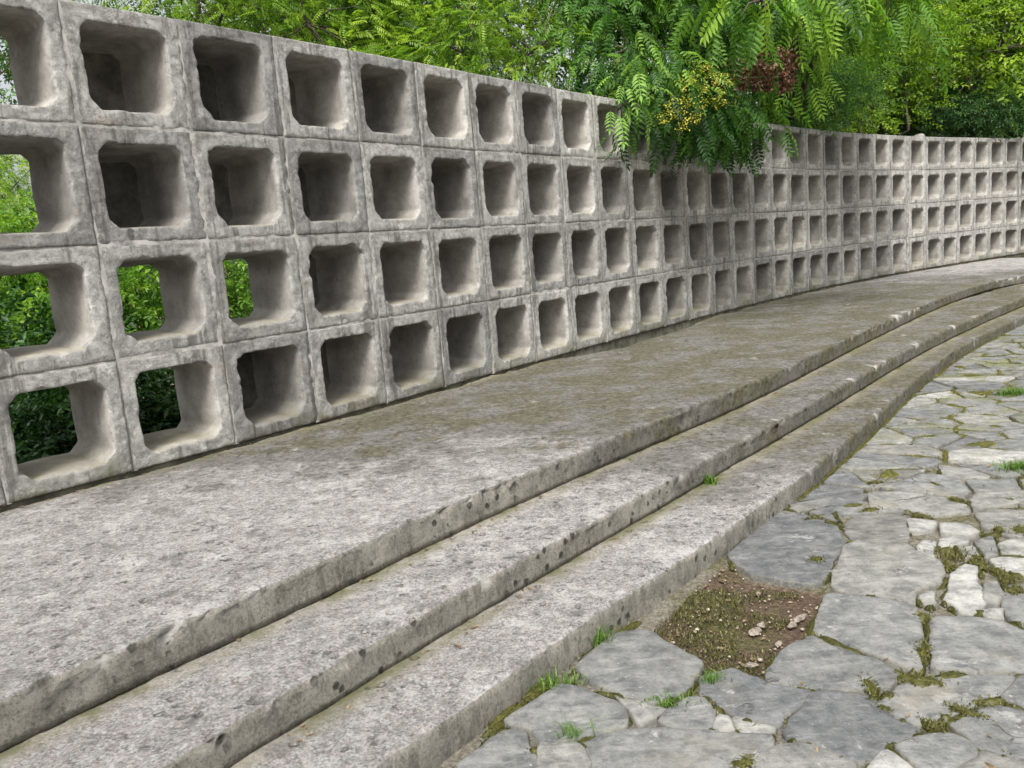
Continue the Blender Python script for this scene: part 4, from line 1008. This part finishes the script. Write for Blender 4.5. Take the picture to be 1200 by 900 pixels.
# blossom and seed bunches
r = np.random.default_rng(77)
def blob_cluster(name, root, p, L, n, mat, size, spread, tone, hang=1.):
    t = r.random(n)
    pos = np.array(p) + np.column_stack([r.normal(0, 1, (n, 2)) * spread * (1.1 - .7 * t)[:, None], -hang * t * L])
    V, F = leaflet(np.zeros(3), np.array([1, 0, 0.]), 1, .75, np.array([0, 0, 1.])), np.array([(0, 1, 2, 3), (0, 3, 4, 5)])
    o = np.array(root.location)
    me = scatter_mesh(name, [(np.array(V), F)], pos - o, r.normal(0, 1, (n, 3)), size * r.uniform(.6, 1.3, n), np.clip(r.normal(tone, .25, n), 0, 1), mat, r, 1.)
    return mobj(name, me, root)
for (u, v, d) in ((812, 92, 8.5), (826, 102, 8.6), (838, 92, 8.7), (808, 118, 8.45), (822, 122, 8.5), (795, 132, 8.4), (846, 108, 8.8), (786, 125, 8.4), (833, 82, 8.8), (814, 138, 8.4), (856, 92, 8.8), (802, 100, 8.5), (842, 122, 8.6), (778, 138, 8.4), (862, 118, 8.9), (820, 78, 8.6), (800, 146, 8.4)):
    blob_cluster('blossom', gold, at(u, v - 7, depth=d - .38), .11, 60, M['flower'], .019, .06, .6)
for (u, v, d, L) in ((868, 78, 8.3, .22), (884, 72, 8.3, .26), (898, 84, 8.4, .20), (916, 66, 8.4, .32), (924, 70, 8.5, .28)):
    blob_cluster('seed_bunch', heaven, at(u, v - 8, depth=d), L * 1.3, 300, M['seed'], .036, .05, .4)

# ------------------------------------------------------------------ small growth between the stones
def blades(pos, h, w, lean, r, tone, seedtone=.2):
    """thin upright blades: one bent strip of two quads each"""
    n = len(pos); a = r.random(n) * 6.283; d = np.column_stack([np.cos(a), np.sin(a), np.zeros(n)]); s = np.column_stack([-np.sin(a), np.cos(a), np.zeros(n)])
    hh = h * r.uniform(.5, 1.25, n); ln = hh * lean * r.uniform(.2, 1.3, n); Z = np.array([0, 0, 1.])
    p1 = pos + d * (ln * .3)[:, None] + Z * (hh * .55)[:, None]; p2 = pos + d * ln[:, None] + Z * hh[:, None] * np.clip(1 - .35 * lean, .3, 1)
    W = w * r.uniform(.6, 1.2, n)[:, None]
    V = np.stack([pos - s * W, pos + s * W, p1 + s * W * .7, p1 - s * W * .7, p2 + s * W * .12, p2 - s * W * .12], 1).reshape(-1, 3)
    o = (np.arange(n) * 6)[:, None]
    F = np.concatenate([o + np.array([[0, 1, 2, 3]]), o + np.array([[3, 2, 4, 5]])])
    return V, F, np.repeat(np.clip(r.normal(tone, seedtone, n), 0, 1), 6)

pp, tt, mats = [], [], []
def moss_patch(c, n, sx, sy, ang, tone, rise=0., z=None):
    z = ZG if z is None else z
    g = r.normal(0, 1, (n, 2)) * (sx, sy) * .8; ca, sa = math.cos(ang), math.sin(ang)
    pp.append(np.column_stack([c[0] + g[:, 0] * ca - g[:, 1] * sa, c[1] + g[:, 0] * sa + g[:, 1] * ca, np.full(n, z - .010 + rise)])); tt.append(np.full(n, tone))
    ns, nr = 18, 5
    a = np.arange(ns) * 2 * math.pi / ns
    rad = 1 + .45 * vnoise(np.column_stack([np.cos(a) * 1.3 + c[0] * 9, np.sin(a) * 1.3 + c[1] * 9, np.zeros(ns)]), 1.2, 3)
    V = []
    for k in range(nr):
        q = (k + 1) / nr
        x, y = np.cos(a) * rad * q * sx * 1.5, np.sin(a) * rad * q * sy * 1.5
        zz = (z - .016 + rise) + (.016 + .006 * rise / .006) * (1 - q * q) * (.8 + .4 * r.random())
        V.append(np.column_stack([c[0] + x * ca - y * sa, c[1] + x * sa + y * ca, np.full(ns, zz)]))
    V = np.vstack(V); V[:, 2] += fbm(V, 60, 7, 2) * .004
    F = [(k * ns + i, k * ns + (i + 1) % ns, (k + 1) * ns + (i + 1) % ns, (k + 1) * ns + i) for k in range(nr - 1) for i in range(ns)]
    F += [(i + 2, i + 1, i, ns - 1 - i) if False else (0, 2 * i + 1, 2 * i + 2, (2 * i + 3) % ns) for i in range(ns // 2 - 1)]
    mats.append((V, np.array([f[::-1] if j < (nr - 1) * ns else f for j, f in enumerate(F)]), np.clip(r.normal(tone - .12, .16, len(V)), 0, 1)))
for c in MOSS:
    far_ = c[1] > 4.2
    moss_patch(c, 260 if not far_ else 320, r.uniform(.022, .045) if not far_ else .09, r.uniform(.012, .02) if not far_ else .045, r.random() * 3.14, .45 if not far_ else .65, .003)
# along the joints of the paving
for kind, q in cells + traced:
    cq = q.mean(0)
    if np.hypot(*(cq - (1.6, 4))) > 7.5: continue
    for a, b in zip(q, np.roll(q, -1, 0)):
        if r.random() < .42:
            m = a + (b - a) * r.random(); Ls = np.linalg.norm(b - a)
            e = (b - a) / (Ls + 1e-6)
            far_ = cq[1] > 4.4
            moss_patch(m + np.array([e[1], -e[0]]) * .006, int((50 + 130 * far_) * min(1, Ls / .2)), min(.07, Ls * .3), r.uniform(.008, .018) + .016 * far_, math.atan2(e[1], e[0]), .35 + .3 * far_)
# along the foot of the lowest step
for k in range(240):
    m = EL[r.integers(3, len(EL) - 12)] + r.normal(0, .1, 2) * 0
    j = r.integers(4, len(EL) - 10); m = EL[j] + (EL[j + 1] - EL[j]) * r.random() - nEL[j] * r.uniform(.0, .03)
    if fbm(np.array([[*m, 0]]), 1.7, 5, 2)[0] > -.05:
        moss_patch(m, 40, .05, .010, math.atan2(*(EL[j + 1] - EL[j])[::-1]), .5)
for k in range(170):
    j = r.integers(40, len(WL) - 200); m = WL[j] - nW[j] * r.uniform(.005, .05)
    if vnoise(np.array([[*m, 0]]), .9, 15)[0] > -.1:
        zz = ZP + dip(m[None])[0]
        moss_patch(m, 30, r.uniform(.03, .09), .014, math.atan2(nW[j][1], nW[j][0]) - math.pi / 2, .3, -.002, zz)
for Eq, zq in ((EP, ZU), (EU, ZL)):
    for k in range(60):
        j = r.integers(4, len(Eq) - 9); m = Eq[j] + (Eq[j + 1] - Eq[j]) * r.random()
        nn = normals2(Eq)[j]
        if vnoise(np.array([[*m, 0]]), 1.1, 19)[0] > 0:
            moss_patch(m - nn * .004, 14, r.uniform(.02, .07), .008, math.atan2(nn[1], nn[0]) - math.pi / 2, .35, -.004, zq)
# in the bare patch
n = 9000
sp_ = np.column_stack([r.uniform(soilp[:, 0].min(), soilp[:, 0].max(), n), r.uniform(soilp[:, 1].min(), soilp[:, 1].max(), n)])
keep = np.array([inside(p, soilp) for p in sp_])
f1 = fbm(np.column_stack([sp_, np.zeros(n)]), 4.2, 9, 3) + .35 - np.clip((sp_[:, 0] - .55) * .9, 0, .6)
sp_ = sp_[keep & (f1 > .22)]
pp.append(np.column_stack([sp_, np.full(len(sp_), ZG - .022)])); tt.append(np.full(len(sp_), .36))
pp, tt = np.vstack(pp), np.concatenate(tt)
V, F, T = blades(pp, .014, .0024, .9, r, .5)
T = np.clip(np.repeat(tt, 6) + (T - .5), 0, 1)
VV, FF, TT, off = [V], [F], [T], len(V)
for v_, f_, t_ in mats:
    VV.append(v_); FF.append(f_ + off); TT.append(t_); off += len(v_)
V, F, T = np.vstack(VV), np.vstack(FF), np.concatenate(TT)
ms = mobj('moss', make_mesh('moss', V, F, [M['moss']], dict(tone=T), smooth=False))
tag(ms, 'olive moss in the joints of the paving and on the bare patch', 'moss', kind='stuff')
# grit in the bare patch and in the joints
Vs, Fs, off = [], [], 0
pm = [lump_mesh('g', 1, .8, .6, s, M['pebble'], 1, .5) for s in range(3)]
PM = [(np.array([v.co[:] for v in m.vertices]), np.array([p.vertices[:] for p in m.polygons])) for m in pm]
cnt = 0
while cnt < 170:
    p = np.array([r.uniform(.3, 1.3), r.uniform(2.2, 3.5)])
    if not inside(p, soilp): continue
    v, f = PM[cnt % 3]; s = .0035 * math.exp(r.normal(0, .55))
    a = r.random() * 6.28; R = np.array([[math.cos(a), -math.sin(a), 0], [math.sin(a), math.cos(a), 0], [0, 0, 1]])
    Vs.append((v * s) @ R.T + (*p, ZG - .018)); Fs.append(f + off); off += len(v); cnt += 1
tag(mobj('grit', make_mesh('grit', np.vstack(Vs), np.vstack(Fs), [M['pebble']])), 'small grit lying on the bare brown patch', 'grit', kind='stuff')
frl = ['white jagged stone chip in the bare patch, largest of the pair nearest its middle', 'small white stone chip touching the largest chip in the bare patch', 'long pinkish stone chip at the right side of the bare patch',
       'white stone chip just left of the long pinkish one', 'small white chip near the lower edge of the bare patch', 'tiny pale chip alone between the long pinkish one and the paving below']
for k, (c, lab) in enumerate(zip(FRAGS, frl)):
    rx, ry = ((.035, .022), (.028, .016), (.05, .016), (.030, .015), (.026, .016), (.02, .013))[k]
    o = mobj('stone_chip', lump_mesh('stone_chip', rx, ry, .010, 20 + k, M['lump'], 3, .6, True), None, (c[0], c[1], ZG - .014))
    o.scale = (.8, .8, .8); o.rotation_euler = (r.normal(0, .1), r.normal(0, .1), (0.4, 1.2, .75, .8, .2, 1)[k])
    tag(o, lab, 'stone', group='stone chips in the bare patch')
tl = ['tall thin grass tuft at the step where the bare patch begins', 'bright short grass tuft at the foot of the lower step', 'small mossy grass tuft between two big grey stones by the step', 'bright green tuft in the gap left of the spotted stone',
      'lone grass tuft sprouting in the middle of the nearest stones', 'small green tuft at the near corner of the bare patch', 'round olive tuft among the broken white stones', 'small round olive tuft on the white spotted stone', 'green grass clump at the right edge beside the far stones', 'bright grass tuft at the right edge, nearer than the far clump', None]
TP = {0: (70, .085, .0022, 1.0), 1: (130, .045, .002, .9), 2: (60, .03, .002, .8), 3: (120, .035, .002, .8), 4: (60, .06, .0016, 1.2), 5: (60, .045, .002, .9), 6: (260, .03, .002, .8), 7: (160, .025, .002, .8), 8: (260, .07, .003, .9), 9: (240, .06, .003, .9)}
for k, (c, lab) in enumerate(zip(TUFTS, tl)):
    if lab is None: continue
    n, h, w, ln = TP[k]
    sp2 = .022 if k in (0, 4, 5) else .035 if k < 6 else .05
    g = np.column_stack([r.normal(0, sp2, n), r.normal(0, sp2 * .6, n), np.zeros(n)])
    V, F, T = blades(g, h, w, ln, r, .55)
    o = mobj('grass_tuft', make_mesh('grass_tuft', V, F, [M['moss' if k in (6, 7) else 'grass']], dict(tone=T), smooth=False), None, (c[0], c[1], ZG - .012))
    tag(o, lab, 'grass', group='grass tufts between the stones')
p = at(833, 567, ZL)
g = np.column_stack([r.normal(0, .02, 60), r.normal(0, .02, 60), np.zeros(60)])
V, F, T = blades(g, .07, .0035, 1.0, r, .5)
o = mobj('small_weed', make_mesh('small_weed', V, F, [M['grass']], dict(tone=T), smooth=False), None, (p[0], p[1], ZL - .004))
tag(o, 'small green weed growing in the crack between the upper and lower step', 'weed')
# dull leaf litter along the wall foot, in the corners of the steps and on the bare patch
q = []
while len(q) < 2000:
    k = r.random()
    if k < .5:
        j = r.integers(60, len(WL) - 250); m = WL[j] - nW[j] * abs(r.normal(0, .14)) - nW[j] * .01; z = ZP + dip(m[None])[0] + .004
    elif k < .72:
        Eq, zq = ((EP, ZU), (EU, ZL))[r.integers(0, 2)]; j = r.integers(4, len(Eq) - 9); nn = normals2(Eq)[j]
        m = Eq[j] + (Eq[j + 1] - Eq[j]) * r.random() - nn * (.012 + abs(r.normal(0, .04))); z = zq + .004
    elif k < .9:
        m = np.array([r.uniform(.3, 1.3), r.uniform(2.2, 3.5)]); z = ZG - .022
        if not inside(m, soilp): continue
    else:
        m = np.array([r.uniform(-.5, 3.5), r.uniform(1.8, 6)]); z = ZG + .003
        kk = int(np.argmin(np.linalg.norm(EL - m, axis=1)))
        if (m - EL[kk]) @ nEL[kk] > -.03: continue
    q.append((*m, z))
q = np.array(q); n = len(q)
a = r.random(n) * 6.283
Vl, Fl = leaflet(np.zeros(3), np.array([1, 0, 0.]), 1, .42, np.array([0, 0, 1.]), .12, .1), np.array([(0, 1, 2, 3), (0, 3, 4, 5)])
dd = np.column_stack([np.cos(a), np.sin(a), r.normal(.02, .1, n)])
me = scatter_mesh('leaf_litter', [(np.array(Vl), Fl)], q, dd, .016 * np.exp(r.normal(0, .45, n)), r.random(n), M['dryleaf'], r, .15)
tag(mobj('leaf_litter', me), 'small brown bits of dead leaf along the wall foot and in the step corners', 'leaf litter', kind='stuff')

# ------------------------------------------------------------------ light, sky, camera
SUN_EL, SUN_AZ = math.radians(50), math.radians(192)     # high and behind the camera, veiled by cloud
w = bpy.data.worlds.new('World'); scene.world = w; w.use_nodes = True
nt = w.node_tree; nt.nodes.clear()
sky = nt.nodes.new('ShaderNodeTexSky'); sky.sky_type = 'NISHITA'; sky.sun_disc = False
sky.sun_elevation = SUN_EL; sky.sun_rotation = SUN_AZ; sky.dust_density = 4; sky.air_density = 1.2
hs = nt.nodes.new('ShaderNodeHueSaturation'); hs.inputs['Saturation'].default_value = .22; hs.inputs['Value'].default_value = 1.0
bg = nt.nodes.new('ShaderNodeBackground'); bg.inputs['Strength'].default_value = .052
ow = nt.nodes.new('ShaderNodeOutputWorld')
# a veiled sky: brightest overhead, a third as bright at the horizon
tc = nt.nodes.new('ShaderNodeTexCoord'); sx = nt.nodes.new('ShaderNodeSeparateXYZ'); mr = nt.nodes.new('ShaderNodeMapRange')
nt.links.new(tc.outputs['Generated'], sx.inputs[0]); nt.links.new(sx.outputs[2], mr.inputs[0])
mr.inputs[3].default_value = .95; mr.inputs[4].default_value = 2.0
mm = nt.nodes.new('ShaderNodeMix'); mm.data_type = 'RGBA'; mm.blend_type = 'MULTIPLY'; mm.inputs[0].default_value = 1
nt.links.new(sky.outputs[0], hs.inputs['Color']); nt.links.new(hs.outputs[0], mm.inputs[6]); nt.links.new(mr.outputs[0], mm.inputs[7])
nt.links.new(mm.outputs[2], bg.inputs[0]); nt.links.new(bg.outputs[0], ow.inputs[0])
sl = bpy.data.lights.new('sun', 'SUN'); sl.energy = 1.5; sl.angle = math.radians(17); sl.color = (1, .98, .95)
so = bpy.data.objects.new('sun', sl); link(so)
sd = Vector((math.sin(SUN_AZ) * math.cos(SUN_EL), math.cos(SUN_AZ) * math.cos(SUN_EL), math.sin(SUN_EL)))
so.rotation_euler = sd.to_track_quat('Z', 'Y').to_euler(); so.location = sd * 30

cam = bpy.data.cameras.new('camera'); co = bpy.data.objects.new('camera', cam); link(co)
cam.sensor_width = 36; cam.lens = 36 * CAM['f'] / 1200; cam.clip_start = .05; cam.clip_end = 1500
mw = Matrix.Identity(4)
for k in range(3):
    mw[k][0], mw[k][1], mw[k][2], mw[k][3] = rt[k], up[k], -fw[k], EYE[k]
co.matrix_world = mw
scene.camera = co
scene.render.resolution_x, scene.render.resolution_y = 1024, 768
vs_ = scene.view_settings
vs_.view_transform = 'Standard'; vs_.look = 'None'; vs_.gamma = 1; vs_.use_curve_mapping = False; vs_.exposure = EXPOSURE
cy = scene.cycles
cy.max_bounces = 7; cy.diffuse_bounces = 4; cy.glossy_bounces = 2; cy.transmission_bounces = 4; cy.transparent_max_bounces = 4
cy.use_denoising = True
